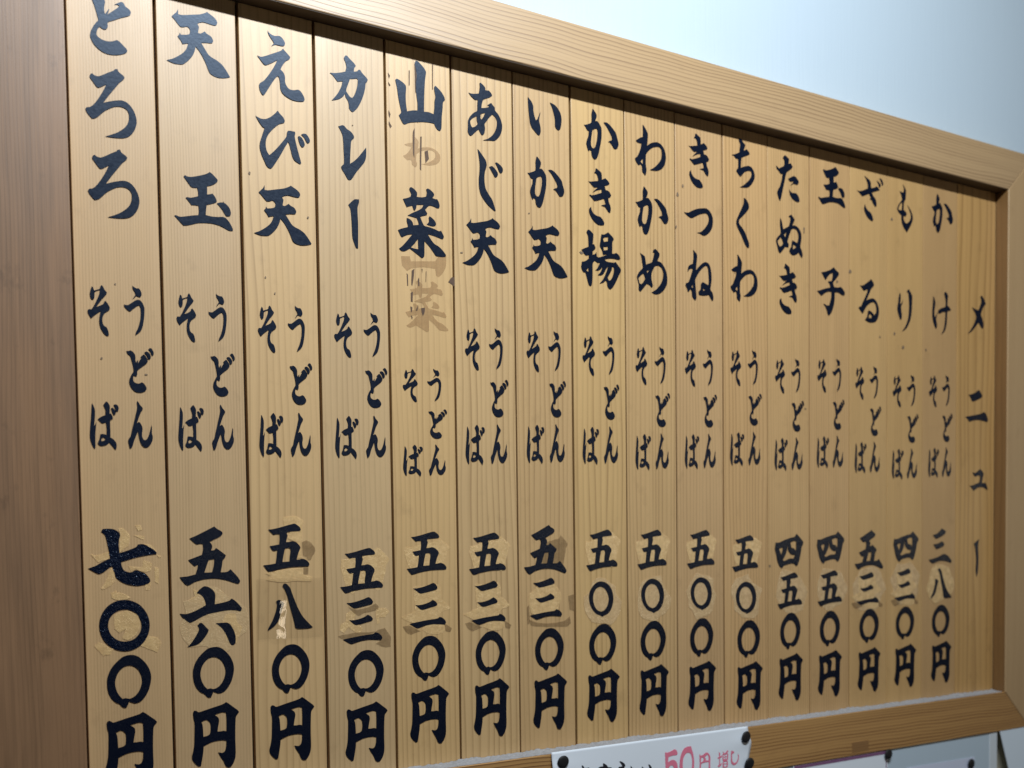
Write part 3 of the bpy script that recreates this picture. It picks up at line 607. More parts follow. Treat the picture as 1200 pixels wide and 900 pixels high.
'eight': [(False, '-85,240 -78,263 -52,273 -27,259 7,216 27,157 55,80 96,-23 147,-118 206,-189 273,-259 231,-269 152,-271 82,-267 58,-249 49,-198 25,-96 -6,24 -30,125 -58,202'), (False, '-166,68 -138,84 -108,74 -70,43 -84,2 -111,-64 -139,-155 -192,-219 -273,-273 -269,-248 -216,-159 -171,-45 -156,30')],
'three': [(False, '-202,222 -149,222 -66,236 27,263 84,282 121,259 143,223 129,197 63,181 -21,164 -95,153 -123,163 -168,197'), (False, '-173,13 -126,8 -52,17 23,40 70,67 112,44 137,12 125,-9 49,-27 -35,-47 -81,-53 -109,-43 -145,-13'), (False, '-257,-221 -186,-210 -56,-192 56,-181 140,-172 164,-154 206,-167 248,-205 257,-232 238,-257 167,-249 73,-243 -30,-254 -104,-273 -146,-282 -178,-271 -223,-243')],
'threeB': [(False, '-198,190 -86,219 41,305 152,256 120,209 -40,144 -121,130'), (False, '-184,27 -39,49 43,84 107,38 89,-1 -38,-41 -106,-58'), (False, '-308,-238 -83,-198 100,-142 215,-183 308,-266 285,-305 169,-272 -14,-259 -150,-292 -218,-299')],
'four': [(False, '-293,134 -221,133 -99,172 35,206 109,219 159,268 196,236 271,172 308,127 296,95 271,60 258,-3 233,-93 208,-174 171,-236 146,-240 96,-203 22,-201 -64,-217 -125,-233 -149,-264 -167,-268 -210,-236 -252,-164 -282,-56 -308,33 -300,86'), (True, '-221,36 -148,59 -142,30 -173,-63 -197,-14'), (True, '-63,96 -38,73 -26,10 35,-53 121,-68 90,-122 -2,-124 -112,-158 -143,-139 -100,-87 -57,-7 -45,55'), (True, '23,130 97,156 146,150 146,44 134,-6 103,35 47,45 35,90')],
'p5': [(False, '-114,177 -73,166 0,181 62,202 99,177 114,134 103,111 20,112 -53,100 -59,23 -12,46 40,48 92,13 113,-48 112,-122 80,-176 28,-202 -45,-201 -96,-178 -106,-144 -55,-159 18,-151 44,-105 39,-55 14,-27 -23,-31 -59,-59 -106,-58')],
'p0': [(False, '-135,0 -118,97 -86,168 -44,213 20,231 78,228 94,181 120,103 135,1 129,-99 102,-179 48,-231 -15,-231 -78,-198 -120,-134 -135,-66'), (True, '-77,-7 -66,66 -23,128 19,141 62,126 88,73 98,-12 81,-118 38,-188 -10,-190 -57,-142 -75,-74')],
'pyen': [(False, '-102,147 -59,125 28,161 71,144 104,89 103,5 100,-122 80,-161 53,-158 70,-109 73,17 5,17 -65,8 -76,-57 -77,-141 -104,-138 -97,29'), (True, '-70,89 -43,102 -16,70 -38,39 -72,26'), (True, '0,97 50,129 71,93 71,38 16,47 22,65')],
'pmashi': [(False, '-79,119 -52,94 -57,53 -19,61 -19,35 -55,27 -56,-71 -14,-46 -36,-86 -86,-110 -102,-86 -75,-73 -74,21 -104,24 -99,39 -74,46'), (False, '-7,119 12,104 31,85 65,106 87,129 104,110 81,79 104,68 98,-13 75,-23 92,-42 92,-110 75,-129 -3,-124 -8,-89 3,-35 -8,0 -7,81 9,87'), (True, '11,66 38,67 38,37 11,36'), (True, '49,67 82,67 80,36 49,37'), (True, '11,28 38,29 35,1 13,2'), (True, '49,29 80,28 75,-1 49,-1'), (True, '20,-42 73,-41 71,-69 19,-67'), (True, '19,-76 71,-79 68,-114 19,-111')],
'pshi': [(False, '-73,113 -22,94 -11,76 -34,66 -54,59 -54,17 -48,-44 -21,-77 22,-77 50,-39 63,11 57,55 79,18 70,-50 33,-97 -12,-113 -57,-94 -79,-49 -79,19 -78,71')],
'pink': [(False, '-584,109 -593,165 -570,154 -547,120 -472,119 -463,94 -538,92 -511,29 -455,-33 -483,-37 -548,42 -605,-13 -632,-14 -576,45 -566,95 -640,97 -640,112'), (False, '-240,145 -225,147 -173,113 -154,86 -92,75 -101,49 -274,74 -312,59 -321,96 -283,107 -235,107'), (False, '-312,44 -92,32 -92,16 -188,16 -199,-34 -93,-63 -332,-52 -332,-37 -218,-32 -212,15 -312,24'), (False, '40,139 64,140 123,105 144,70 122,37 73,-5 131,-12 141,-53 91,-103 33,-88 92,-55 82,-30 14,-37 4,-12 54,30 20,50 34,64 93,65 74,99'), (False, '235,55 260,28 274,-6 259,-68 278,-95 268,-118 239,-90 235,-1'), (False, '434,23 464,-5 448,-68 478,-88 473,-136 448,-149 423,-65'), (False, '545,37 570,30 610,-15 590,-45 640,-44 640,-68 589,-70 594,-160 568,-165 564,-71 519,-73 519,-53 564,-50 560,-1')],
}
PLACED = [
(0, 'dish', 'to', 446, 5359, 1, 1),
(0, 'dish', 'ro', 426, 4536, 1, 1),
(0, 'dish', 'ro', 429, 3688, 1.01, 1.003),
(1, 'dish', 'ten', 1361, 5387, 1, 1),
(1, 'dish', 'tama', 1376, 3660, 1, 1),
(2, 'dish', 'e', 2298, 5322, 1, 1),
(2, 'dish', 'bi', 2309, 4472, 1, 1),
(2, 'dish', 'ten', 2281, 3641, 0.989, 0.968),
(3, 'dish', 'ka_k', 3133, 5297, 1, 1),
(3, 'dish', 're', 3161, 4475, 1, 1),
(3, 'dish', 'bar', 3162, 3653, 1, 1),
(4, 'dish', 'yama', 4074, 5357, 1, 1),
(4, 'dish', 'sai', 4065, 3789, 1, 1),
(5, 'dish', 'a', 4985, 5321, 1, 1),
(5, 'dish', 'ji', 5055, 4462, 1, 1),
(5, 'dish', 'ten', 4969, 3643, 0.995, 1.0),
(6, 'dish', 'i', 5897, 5412, 1, 1),
(6, 'dish', 'ka', 5902, 4564, 1, 1),
(6, 'dish', 'ten', 5890, 3684, 0.984, 0.99),
(7, 'dish', 'ka', 6811, 5357, 1.004, 1.015),
(7, 'dish', 'ki', 6773, 4521, 1, 1),
(7, 'dish', 'age', 6788, 3673, 1, 1),
(8, 'dish', 'wa', 7660, 5293, 1, 1),
(8, 'dish', 'ka', 7679, 4454, 1.018, 1.004),
(8, 'dish', 'me', 7675, 3621, 1, 1),
(9, 'dish', 'ki', 8544, 5313, 1.002, 1.011),
(9, 'dish', 'tsu', 8534, 4451, 1, 1),
(9, 'dish', 'ne', 8547, 3656, 1, 1),
(10, 'dish', 'chi', 9409, 5424, 1, 1),
(10, 'dish', 'ku', 9395, 4550, 1, 1),
(10, 'dish', 'wa', 9421, 3711, 0.987, 1.003),
(11, 'dish', 'ta', 10330, 5346, 1, 1),
(11, 'dish', 'nu', 10361, 4495, 1, 1),
(11, 'dish', 'ki', 10329, 3660, 1.011, 1.004),
(12, 'dish', 'tama', 11291, 5391, 0.952, 0.99),
(12, 'dish', 'ko', 11272, 3730, 1, 1),
(13, 'dish', 'za', 12178, 5333, 1, 1),
(13, 'dish', 'ru', 12149, 3676, 1, 1),
(14, 'dish', 'mo', 13027, 5296, 1, 1),
(14, 'dish', 'ri', 13029, 3607, 1, 1),
(15, 'dish', 'ka', 13985, 5342, 0.979, 0.984),
(15, 'dish', 'ke', 13980, 3657, 1, 1),
(16, 'title', 'me_k', 14940, 3709, 1, 1),
(16, 'title', 'ni_k', 14954, 2099, 1, 1),
(16, 'title', 'yu_k', 15021, 785, 1, 1),
(16, 'title', 'bar_t', 14965, -617, 1, 1),
(0, 'price', 'seven', 412, -318, 1, 1),
(0, 'price', 'zeroA', 411, -1059, 1, 1),
(0, 'price', 'zeroB', 442, -1672, 1, 1),
(0, 'price', 'yen', 447, -2398, 0.986, 0.992),
(1, 'price', 'fiveB', 1344, -316, 1, 1),
(1, 'price', 'six', 1344, -1004, 1, 1),
(1, 'price', 'zeroB', 1355, -1642, 1.006, 1.0),
(1, 'price', 'yen', 1361, -2375, 0.977, 0.999),
(2, 'price', 'fiveA', 2234, -237, 1, 1),
(2, 'price', 'eight', 2265, -933, 1, 1),
(2, 'price', 'zeroB', 2259, -1668, 0.991, 0.996),
(2, 'price', 'yen', 2257, -2397, 1, 1),
(3, 'price', 'fiveA', 3172, -529, 1.004, 0.97),
(3, 'price', 'three', 3172, -1143, 1, 1),
(3, 'price', 'zeroB', 3206, -1795, 1.014, 0.986),
(3, 'price', 'yen', 3200, -2534, 1.009, 0.998),
(4, 'price', 'fiveA', 4053, -332, 0.996, 0.96),
(4, 'price', 'three', 4057, -997, 0.988, 1.0),
(4, 'price', 'zeroB', 4062, -1669, 1.011, 0.986),
(4, 'price', 'yen', 4061, -2400, 0.995, 0.997),
(5, 'price', 'fiveA', 4931, -355, 0.989, 0.972),
(5, 'price', 'three', 4937, -998, 0.989, 1.007),
(5, 'price', 'zeroB', 4961, -1660, 0.978, 0.992),
(5, 'price', 'yen', 4964, -2394, 0.968, 1.02),
(6, 'price', 'fiveB', 5823, -316, 1.0, 0.999),
(6, 'price', 'three', 5825, -981, 0.992, 0.988),
(6, 'price', 'zeroB', 5873, -1670, 0.998, 0.985),
(6, 'price', 'yen', 5877, -2400, 0.987, 1.017),
(7, 'price', 'fiveA', 6755, -340, 0.955, 1.02),
(7, 'price', 'zeroC', 6735, -1026, 1, 1),
(7, 'price', 'zeroB', 6757, -1659, 1.005, 0.988),
(7, 'price', 'yen', 6761, -2393, 1.011, 0.997),
(8, 'price', 'fiveA', 7636, -346, 0.95, 1.016),
(8, 'price', 'zeroC', 7639, -1016, 0.998, 1.002),
(8, 'price', 'zeroB', 7646, -1661, 0.994, 0.989),
(8, 'price', 'yen', 7658, -2396, 0.967, 1.008),
(9, 'price', 'fiveA', 8546, -356, 0.95, 1.02),
(9, 'price', 'zeroC', 8548, -1019, 0.982, 0.986),
(9, 'price', 'zeroB', 8554, -1670, 0.97, 0.993),
(9, 'price', 'yen', 8561, -2406, 0.97, 0.997),
(10, 'price', 'fiveA', 9422, -433, 0.95, 0.989),
(10, 'price', 'zeroC', 9437, -1116, 0.999, 0.995),
(10, 'price', 'zeroB', 9490, -1747, 1.007, 0.996),
(10, 'price', 'yen', 9507, -2482, 0.972, 1.0),
(11, 'price', 'four', 10347, -410, 1, 1),
(11, 'price', 'fiveA', 10359, -1036, 0.95, 1.013),
(11, 'price', 'zeroB', 10369, -1675, 0.95, 0.997),
(11, 'price', 'yen', 10377, -2412, 0.95, 0.998),
(12, 'price', 'four', 11268, -368, 1.024, 0.96),
(12, 'price', 'fiveA', 11248, -1028, 1.0, 1.02),
(12, 'price', 'zeroB', 11249, -1683, 0.995, 0.995),
(12, 'price', 'yen', 11252, -2422, 0.984, 1.003),
(13, 'price', 'fiveB', 12167, -421, 1.008, 0.984),
(13, 'price', 'three', 12131, -1067, 1.04, 0.96),
(13, 'price', 'zeroB', 12172, -1689, 1.015, 0.978),
(13, 'price', 'yen', 12174, -2428, 0.989, 0.988),
(14, 'price', 'four', 13082, -379, 1.04, 0.96),
(14, 'price', 'three', 13053, -1035, 1.013, 0.984),
(14, 'price', 'zeroB', 13061, -1687, 1.012, 0.973),
(14, 'price', 'yen', 13074, -2426, 0.993, 0.987),
(15, 'price', 'threeB', 13974, -384, 1, 1),
(15, 'price', 'eight', 14001, -1040, 1.04, 0.981),
(15, 'price', 'zeroB', 13996, -1698, 1.017, 0.973),
(15, 'price', 'yen', 14015, -2429, 0.971, 0.977),
(0, 'soba', 'so', 242, 2326, 1, 1),
(0, 'soba', 'ba', 265, 1105, 1, 1),
(0, 'udon', 'u', 604, 2357, 1, 1),
(0, 'udon', 'do', 652, 1721, 1, 1),
(0, 'udon', 'n', 631, 1123, 1, 1),
(1, 'soba', 'so', 1155, 2338, 0.955, 1.0),
(1, 'soba', 'ba', 1177, 1115, 0.955, 1.0),
(1, 'udon', 'u', 1501, 2368, 0.955, 1.0),
(1, 'udon', 'do', 1547, 1732, 0.955, 1.0),
(1, 'udon', 'n', 1527, 1133, 0.955, 1.0),
(2, 'soba', 'so', 2067, 2296, 0.962, 1.002),
(2, 'soba', 'ba', 2090, 1073, 0.962, 1.002),
(2, 'udon', 'u', 2416, 2327, 0.962, 1.002),
(2, 'udon', 'do', 2462, 1690, 0.962, 1.002),
(2, 'udon', 'n', 2442, 1090, 0.962, 1.002),
(3, 'soba', 'so', 2996, 2310, 1.021, 1.003),
(3, 'soba', 'ba', 3019, 1085, 1.021, 1.003),
(3, 'udon', 'u', 3366, 2341, 1.021, 1.003),
(3, 'udon', 'do', 3414, 1703, 1.021, 1.003),
(3, 'udon', 'n', 3393, 1102, 1.021, 1.003),
(4, 'soba', 'so', 3867, 1762, 0.916, 0.764),
(4, 'soba', 'ba', 3888, 829, 0.916, 0.764),
(4, 'udon', 'u', 4199, 1786, 0.916, 0.764),
(4, 'udon', 'do', 4242, 1300, 0.916, 0.764),
(4, 'udon', 'n', 4224, 842, 0.916, 0.764),
(5, 'soba', 'so', 4752, 2282, 0.957, 1.002),
(5, 'soba', 'ba', 4775, 1058, 0.957, 1.002),
(5, 'udon', 'u', 5099, 2313, 0.957, 1.002),
(5, 'udon', 'do', 5145, 1675, 0.957, 1.002),
(5, 'udon', 'n', 5125, 1075, 0.957, 1.002),
(6, 'soba', 'so', 5670, 2327, 0.932, 1.006),
(6, 'soba', 'ba', 5691, 1098, 0.932, 1.006),
(6, 'udon', 'u', 6007, 2358, 0.932, 1.006),
(6, 'udon', 'do', 6052, 1718, 0.932, 1.006),
(6, 'udon', 'n', 6033, 1116, 0.932, 1.006),
(7, 'soba', 'so', 6565, 2338, 0.926, 1.006),
(7, 'soba', 'ba', 6587, 1109, 0.926, 1.006),
(7, 'udon', 'u', 6900, 2369, 0.926, 1.006),
(7, 'udon', 'do', 6945, 1729, 0.926, 1.006),
(7, 'udon', 'n', 6926, 1127, 0.926, 1.006),
(8, 'soba', 'so', 7469, 2269, 0.929, 0.998),
(8, 'soba', 'ba', 7491, 1050, 0.929, 0.998),
(8, 'udon', 'u', 7806, 2299, 0.929, 0.998),
(8, 'udon', 'do', 7850, 1665, 0.929, 0.998),
(8, 'udon', 'n', 7831, 1068, 0.929, 0.998),
(9, 'soba', 'so', 8366, 2301, 0.916, 0.995),
(9, 'soba', 'ba', 8388, 1085, 0.916, 0.995),
(9, 'udon', 'u', 8698, 2331, 0.916, 0.995),
(9, 'udon', 'do', 8742, 1698, 0.916, 0.995),
(9, 'udon', 'n', 8723, 1103, 0.916, 0.995),
(10, 'soba', 'so', 9246, 2365, 0.951, 0.995),
(10, 'soba', 'ba', 9268, 1150, 0.951, 0.995),
(10, 'udon', 'u', 9590, 2396, 0.951, 0.995),
(10, 'udon', 'do', 9636, 1763, 0.951, 0.995),
(10, 'udon', 'n', 9616, 1167, 0.951, 0.995),
(11, 'soba', 'so', 10156, 2308, 0.934, 0.99),
(11, 'soba', 'ba', 10177, 1099, 0.934, 0.99),
(11, 'udon', 'u', 10494, 2338, 0.934, 0.99),
(11, 'udon', 'do', 10538, 1709, 0.934, 0.99),
(11, 'udon', 'n', 10519, 1116, 0.934, 0.99),
(12, 'soba', 'so', 11070, 2376, 0.927, 0.994),
(12, 'soba', 'ba', 11091, 1162, 0.927, 0.994),
(12, 'udon', 'u', 11405, 2407, 0.927, 0.994),
(12, 'udon', 'do', 11450, 1775, 0.927, 0.994),
(12, 'udon', 'n', 11431, 1179, 0.927, 0.994),
(13, 'soba', 'so', 11938, 2317, 0.932, 0.997),
(13, 'soba', 'ba', 11960, 1099, 0.932, 0.997),
(13, 'udon', 'u', 12276, 2347, 0.932, 0.997),
(13, 'udon', 'do', 12320, 1713, 0.932, 0.997),
(13, 'udon', 'n', 12301, 1116, 0.932, 0.997),
(14, 'soba', 'so', 12844, 2239, 0.98, 1.001),
(14, 'soba', 'ba', 12866, 1016, 0.98, 1.001),
(14, 'udon', 'u', 13199, 2270, 0.98, 1.001),
(14, 'udon', 'do', 13246, 1633, 0.98, 1.001),
(14, 'udon', 'n', 13225, 1033, 0.98, 1.001),
(15, 'soba', 'so', 13765, 2294, 0.942, 1.007),
(15, 'soba', 'ba', 13787, 1064, 0.942, 1.007),
(15, 'udon', 'u', 14106, 2325, 0.942, 1.007),
(15, 'udon', 'do', 14151, 1684, 0.942, 1.007),
(15, 'udon', 'n', 14132, 1081, 0.942, 1.007),
(-1, 'red', 'p5', 7751, -3421, 1, 1),
(-1, 'red', 'p0', 8036, -3440, 1, 1),
(-1, 'red', 'pyen', 8370, -3497, 1, 1),
(-1, 'red', 'pmashi', 8717, -3474, 1, 1),
(-1, 'red', 'pshi', 8950, -3475, 1, 1),
(-1, 'ink', 'pink', 6790, -3420, 1, 1),
]
MARKS = [
(3, 'bare', '2918,-390 2993,-391 3119,-350 3258,-314 3335,-300 3386,-249 3425,-282 3502,-350 3541,-398 3528,-431 3502,-469 3489,-535 3463,-630 3437,-715 3398,-781 3372,-785 3321,-746 3245,-744 3156,-761 3092,-778 3067,-811 3048,-815 3004,-781 2961,-705 2930,-591 2902,-497 2911,-441'),
(4, 'bare', '3759,-258 3834,-259 3960,-228 4100,-201 4176,-191 4228,-152 4266,-178 4344,-228 4382,-264 4369,-289 4344,-318 4330,-368 4304,-439 4279,-503 4240,-552 4214,-556 4163,-526 4086,-525 3997,-537 3934,-550 3908,-575 3889,-578 3845,-552 3802,-495 3771,-410 3744,-339 3752,-297'),
(5, 'bare', '4680,-249 4752,-250 4873,-215 5008,-184 5081,-173 5131,-128 5168,-157 5242,-215 5279,-256 5267,-285 5242,-317 5229,-374 5204,-455 5179,-529 5142,-585 5117,-589 5068,-555 4994,-553 4909,-568 4848,-583 4824,-610 4805,-614 4763,-585 4721,-519 4691,-422 4665,-341 4674,-293'),
(7, 'bare', '6487,-218 6558,-218 6677,-180 6809,-146 6882,-134 6931,-85 6967,-117 7040,-180 7077,-225 7065,-256 7040,-292 7028,-354 7003,-443 6978,-523 6942,-585 6917,-589 6869,-552 6796,-550 6712,-566 6652,-582 6628,-613 6610,-617 6569,-585 6527,-513 6498,-407 6472,-318 6481,-266'),
(8, 'bare', '7354,-225 7428,-226 7554,-191 7693,-160 7769,-148 7820,-104 7859,-133 7936,-191 7974,-232 7961,-260 7936,-293 7923,-350 7897,-432 7871,-505 7832,-561 7807,-565 7756,-531 7679,-530 7591,-544 7528,-559 7502,-587 7483,-590 7440,-561 7396,-496 7365,-398 7338,-317 7347,-269'),
(9, 'bare', '8281,-239 8351,-240 8468,-206 8597,-177 8668,-166 8716,-123 8751,-151 8823,-206 8859,-246 8847,-273 8823,-304 8811,-358 8787,-436 8763,-506 8727,-560 8703,-563 8655,-531 8584,-529 8502,-543 8443,-557 8420,-584 8402,-587 8362,-560 8321,-497 8292,-404 8267,-327 8275,-281'),
(10, 'bare', '9177,-296 9249,-296 9369,-264 9503,-235 9576,-224 9625,-183 9662,-210 9736,-264 9773,-302 9760,-329 9736,-359 9723,-412 9698,-487 9674,-555 9636,-608 9612,-611 9563,-580 9490,-578 9405,-592 9344,-605 9320,-631 9302,-635 9260,-607 9218,-547 9189,-456 9163,-381 9171,-337'),
(6, 'dark', '5741,-240 5794,-241 5884,-208 5983,-178 6038,-167 6074,-125 6102,-153 6157,-207 6184,-246 6175,-273 6156,-304 6147,-358 6129,-435 6110,-504 6083,-557 6064,-561 6028,-529 5973,-527 5910,-541 5865,-555 5847,-581 5834,-585 5802,-557 5771,-495 5749,-403 5730,-327 5736,-282'),
(2, 'dark', '2431,-174 2475,-153 2519,-166 2579,-235 2591,-286 2559,-336 2523,-395 2496,-394 2480,-352 2436,-334'),
(2, 'dark', '2438,-477 2503,-475 2497,-555 2436,-558'),
(2, 'bare', '2205,112 2326,137 2429,96 2454,53 2426,-22 2432,-140 2405,-199 2418,-359 2366,-366 2399,-241 2362,-173 2251,-130 2287,-55 2408,-47 2375,28 2203,12'),
(2, 'bare', '1970,-532 2122,-507 2311,-483 2424,-486 2440,-562 2536,-582 2534,-649 2360,-636 2187,-647 1984,-615 2045,-567'),
(4, 'bare', '3862,-757 3890,-741 3945,-760 4205,-735 4242,-804 4249,-923 4380,-1039 4360,-1061 4255,-1093 4198,-1142 4281,-1231 4289,-1333 4213,-1367 4063,-1355 3971,-1307 4028,-1251 3826,-1207 3682,-1136 3774,-1104 3884,-1059 3868,-925'),
(4, 'dark', '3707,-1251 3789,-1239 3953,-1315 3823,-1354 3760,-1329'),
(4, 'dark', '4291,-1231 4394,-1305 4374,-1355 4302,-1338'),
(5, 'bare', '4741,-757 4769,-741 4824,-760 5085,-734 5122,-804 5129,-924 5260,-1040 5241,-1062 5136,-1095 5079,-1144 5162,-1233 5170,-1336 5094,-1370 4944,-1358 4852,-1311 4909,-1254 4706,-1210 4562,-1139 4653,-1107 4764,-1061 4748,-926'),
(5, 'dark', '4587,-1255 4669,-1242 4833,-1318 4704,-1358 4641,-1333'),
(5, 'dark', '5172,-1234 5275,-1308 5255,-1358 5183,-1341'),
(13, 'bare', '11905,-849 11935,-834 11997,-851 12285,-829 12327,-892 12338,-999 12484,-1104 12464,-1124 12348,-1153 12286,-1197 12380,-1278 12391,-1371 12307,-1401 12141,-1390 12038,-1347 12100,-1297 11875,-1257 11713,-1193 11814,-1164 11936,-1123 11915,-1001'),
(13, 'dark', '11744,-1297 11835,-1286 12018,-1354 11875,-1390 11804,-1368'),
(13, 'dark', '12391,-1278 12506,-1345 12485,-1390 12406,-1374'),
(14, 'bare', '12843,-800 12871,-784 12928,-802 13195,-776 13233,-844 13244,-960 13379,-1073 13360,-1094 13254,-1127 13197,-1175 13284,-1261 13294,-1362 13217,-1395 13064,-1385 12968,-1340 13025,-1284 12817,-1243 12667,-1175 12760,-1142 12873,-1097 12853,-965'),
(14, 'dark', '12695,-1287 12779,-1274 12949,-1347 12817,-1388 12752,-1363'),
(14, 'dark', '13293,-1262 13400,-1333 13381,-1382 13307,-1366'),
(3, 'dark', '2994,-967 3086,-1006 3234,-986 3310,-955 3348,-943 3392,-985 3374,-1019 3318,-1034 3196,-1055 3121,-1086 3048,-1039'),
(3, 'dark', '2850,-1319 2951,-1303 3070,-1288 3322,-1289 3398,-1267 3465,-1253 3548,-1373 3536,-1488 3460,-1492 3338,-1440 3414,-1400 3429,-1348 3336,-1294 3227,-1323 2915,-1361'),
(3, 'bare', '2956,-1048 3049,-1013 3085,-1049 3065,-1118 3173,-1246 3135,-1313 3089,-1293 2989,-1218 2933,-1285 2874,-1255 2890,-1178 2954,-1147'),
(3, 'bare', '3356,-1001 3479,-1006 3526,-1052 3467,-1120 3391,-1117 3399,-1188 3361,-1203 3345,-1097'),
(6, 'dark', '5518,-1091 5558,-1047 5568,-1301 5528,-1321'),
(6, 'dark', '6189,-957 6287,-937 6284,-1173 6200,-1145'),
(6, 'dark', '5555,-1254 5716,-1308 6101,-1305 6213,-1240 6226,-1335 6155,-1378 5716,-1350 5581,-1336'),
(6, 'bare', '6070,-993 6033,-1085 6006,-1192 5906,-1211 5819,-1204 5717,-1212 5589,-1174 5554,-1040 5560,-907 5666,-834 5715,-730 5822,-733 5913,-761 5985,-820 6049,-893'),
(7, 'film', '7094,-1077 7061,-1211 6994,-1323 6898,-1400 6780,-1365 6681,-1362 6574,-1332 6493,-1240 6443,-1118 6442,-981 6547,-902 6582,-781 6679,-721 6789,-730 6879,-798 6976,-846 6998,-967'),
(8, 'film', '7983,-1058 7953,-1190 7867,-1279 7770,-1325 7679,-1415 7570,-1363 7458,-1328 7383,-1224 7373,-1093 7382,-976 7405,-859 7487,-784 7586,-762 7680,-740 7797,-727 7836,-862 7884,-952'),
(9, 'film', '8849,-1060 8798,-1170 8762,-1283 8672,-1348 8570,-1362 8453,-1412 8389,-1279 8310,-1207 8293,-1093 8255,-974 8323,-879 8384,-792 8464,-703 8574,-739 8680,-751 8790,-804 8783,-952'),
(10, 'film', '9708,-1133 9705,-1241 9689,-1373 9584,-1433 9468,-1422 9364,-1416 9279,-1349 9189,-1281 9190,-1163 9129,-1046 9155,-918 9236,-817 9356,-781 9478,-749 9560,-878 9656,-924 9775,-998'),
(11, 'film', '10750,-1065 10685,-1203 10637,-1356 10487,-1402 10338,-1430 10217,-1330 10126,-1229 10051,-1111 10080,-976 10113,-844 10187,-704 10344,-719 10470,-767 10579,-830 10664,-931'),
(12, 'film', '11665,-1049 11591,-1186 11500,-1293 11370,-1338 11228,-1433 11095,-1327 11004,-1215 10964,-1089 10964,-961 11008,-840 11082,-710 11237,-718 11368,-746 11513,-780 11580,-912'),
(13, 'film', '12594,-1089 12465,-1220 12409,-1362 12274,-1458 12103,-1430 11922,-1427 11831,-1276 11792,-1131 11774,-986 11869,-876 11952,-755 12104,-731 12276,-687 12430,-781 12503,-934'),
(14, 'film', '13396,-1044 13390,-1183 13304,-1294 13179,-1357 13038,-1368 12871,-1374 12806,-1216 12759,-1088 12672,-936 12770,-806 12862,-669 13033,-679 13197,-650 13330,-757 13439,-883'),
(15, 'bare', '14366,-1068 14292,-1217 14151,-1284 14024,-1340 13848,-1397 13692,-1292 13601,-1132 13676,-974 13713,-822 13847,-715 14027,-719 14204,-763 14294,-913'),
(1, 'film', '1774,-1063 1746,-1197 1633,-1280 1556,-1406 1406,-1439 1279,-1334 1116,-1343 1018,-1230 996,-1090 1062,-972 1034,-824 1183,-786 1271,-659 1422,-680 1531,-775 1635,-840 1748,-929'),
(1, 'bare', '1497,-805 1480,-871 1394,-923 1272,-884 1208,-850 1069,-825 1169,-771 1148,-693 1278,-715 1394,-686 1487,-737'),
(1, 'bare', '1698,-1148 1660,-1240 1623,-1331 1563,-1277 1504,-1277 1493,-1179 1464,-1078 1507,-992 1568,-979 1623,-990 1638,-1080'),
(0, 'bare', '378,-1 413,4 473,-48 491,-104 469,-196 379,-260 379,-121 391,-75'),
(0, 'bare', '87,-273 144,-288 266,-253 277,-327 155,-366'),
(0, 'bare', '287,-424 320,-490 327,-573 264,-636 194,-656 177,-642 231,-570'),
(0, 'bare', '546,26 608,35 616,-21 580,-34'),
(0, 'bare', '525,-76 641,-86 640,-124 595,-114'),
(0, 'bare', '463,-410 605,-432 625,-348 714,-388 703,-463 639,-489 542,-449 497,-476'),
(0, 'bare', '636,-611 699,-594 688,-679 634,-677'),
(0, 'bare', '280,-701 333,-675 366,-732 313,-767'),
(0, 'bare', '740,-426 785,-446 780,-616 740,-596'),
(0, 'bare', '630,-170 701,-181 763,-247 771,-295 816,-314 788,-333 762,-285 736,-238 683,-204'),
(0, 'bare', '98,-1269 135,-1225 192,-1252 291,-1312 261,-1364 181,-1374 153,-1342'),
(0, 'bare', '572,-1291 650,-1186 748,-1207 791,-1273 743,-1373 646,-1327'),
(0, 'bare', '280,-701 396,-705 483,-755 438,-777 335,-780 285,-748'),
(0, 'bare', '302,-934 435,-893 552,-946 571,-1056 531,-1163 441,-1220 382,-1201 422,-1095 355,-1138 305,-1088'),
(4, 'ghost', '3843,4714 3877,4729 3924,4746 3953,4751 3957,4793 3955,4847 3972,4841 4018,4808 4039,4782 4034,4741 4025,4693 4075,4715 4134,4730 4193,4737 4252,4728 4299,4703 4329,4667 4336,4623 4321,4582 4285,4548 4225,4523 4166,4511 4066,4508 4143,4536 4214,4577 4256,4615 4269,4655 4257,4687 4222,4703 4169,4699 4110,4685 4051,4657 4009,4625 4003,4588 4002,4539 4013,4507 4001,4467 3987,4457 3972,4467 3943,4483 3938,4521 3921,4539 3880,4526 3851,4545 3826,4565 3829,4579 3852,4587 3881,4611 3923,4668 3932,4701 3900,4700 3871,4701'),
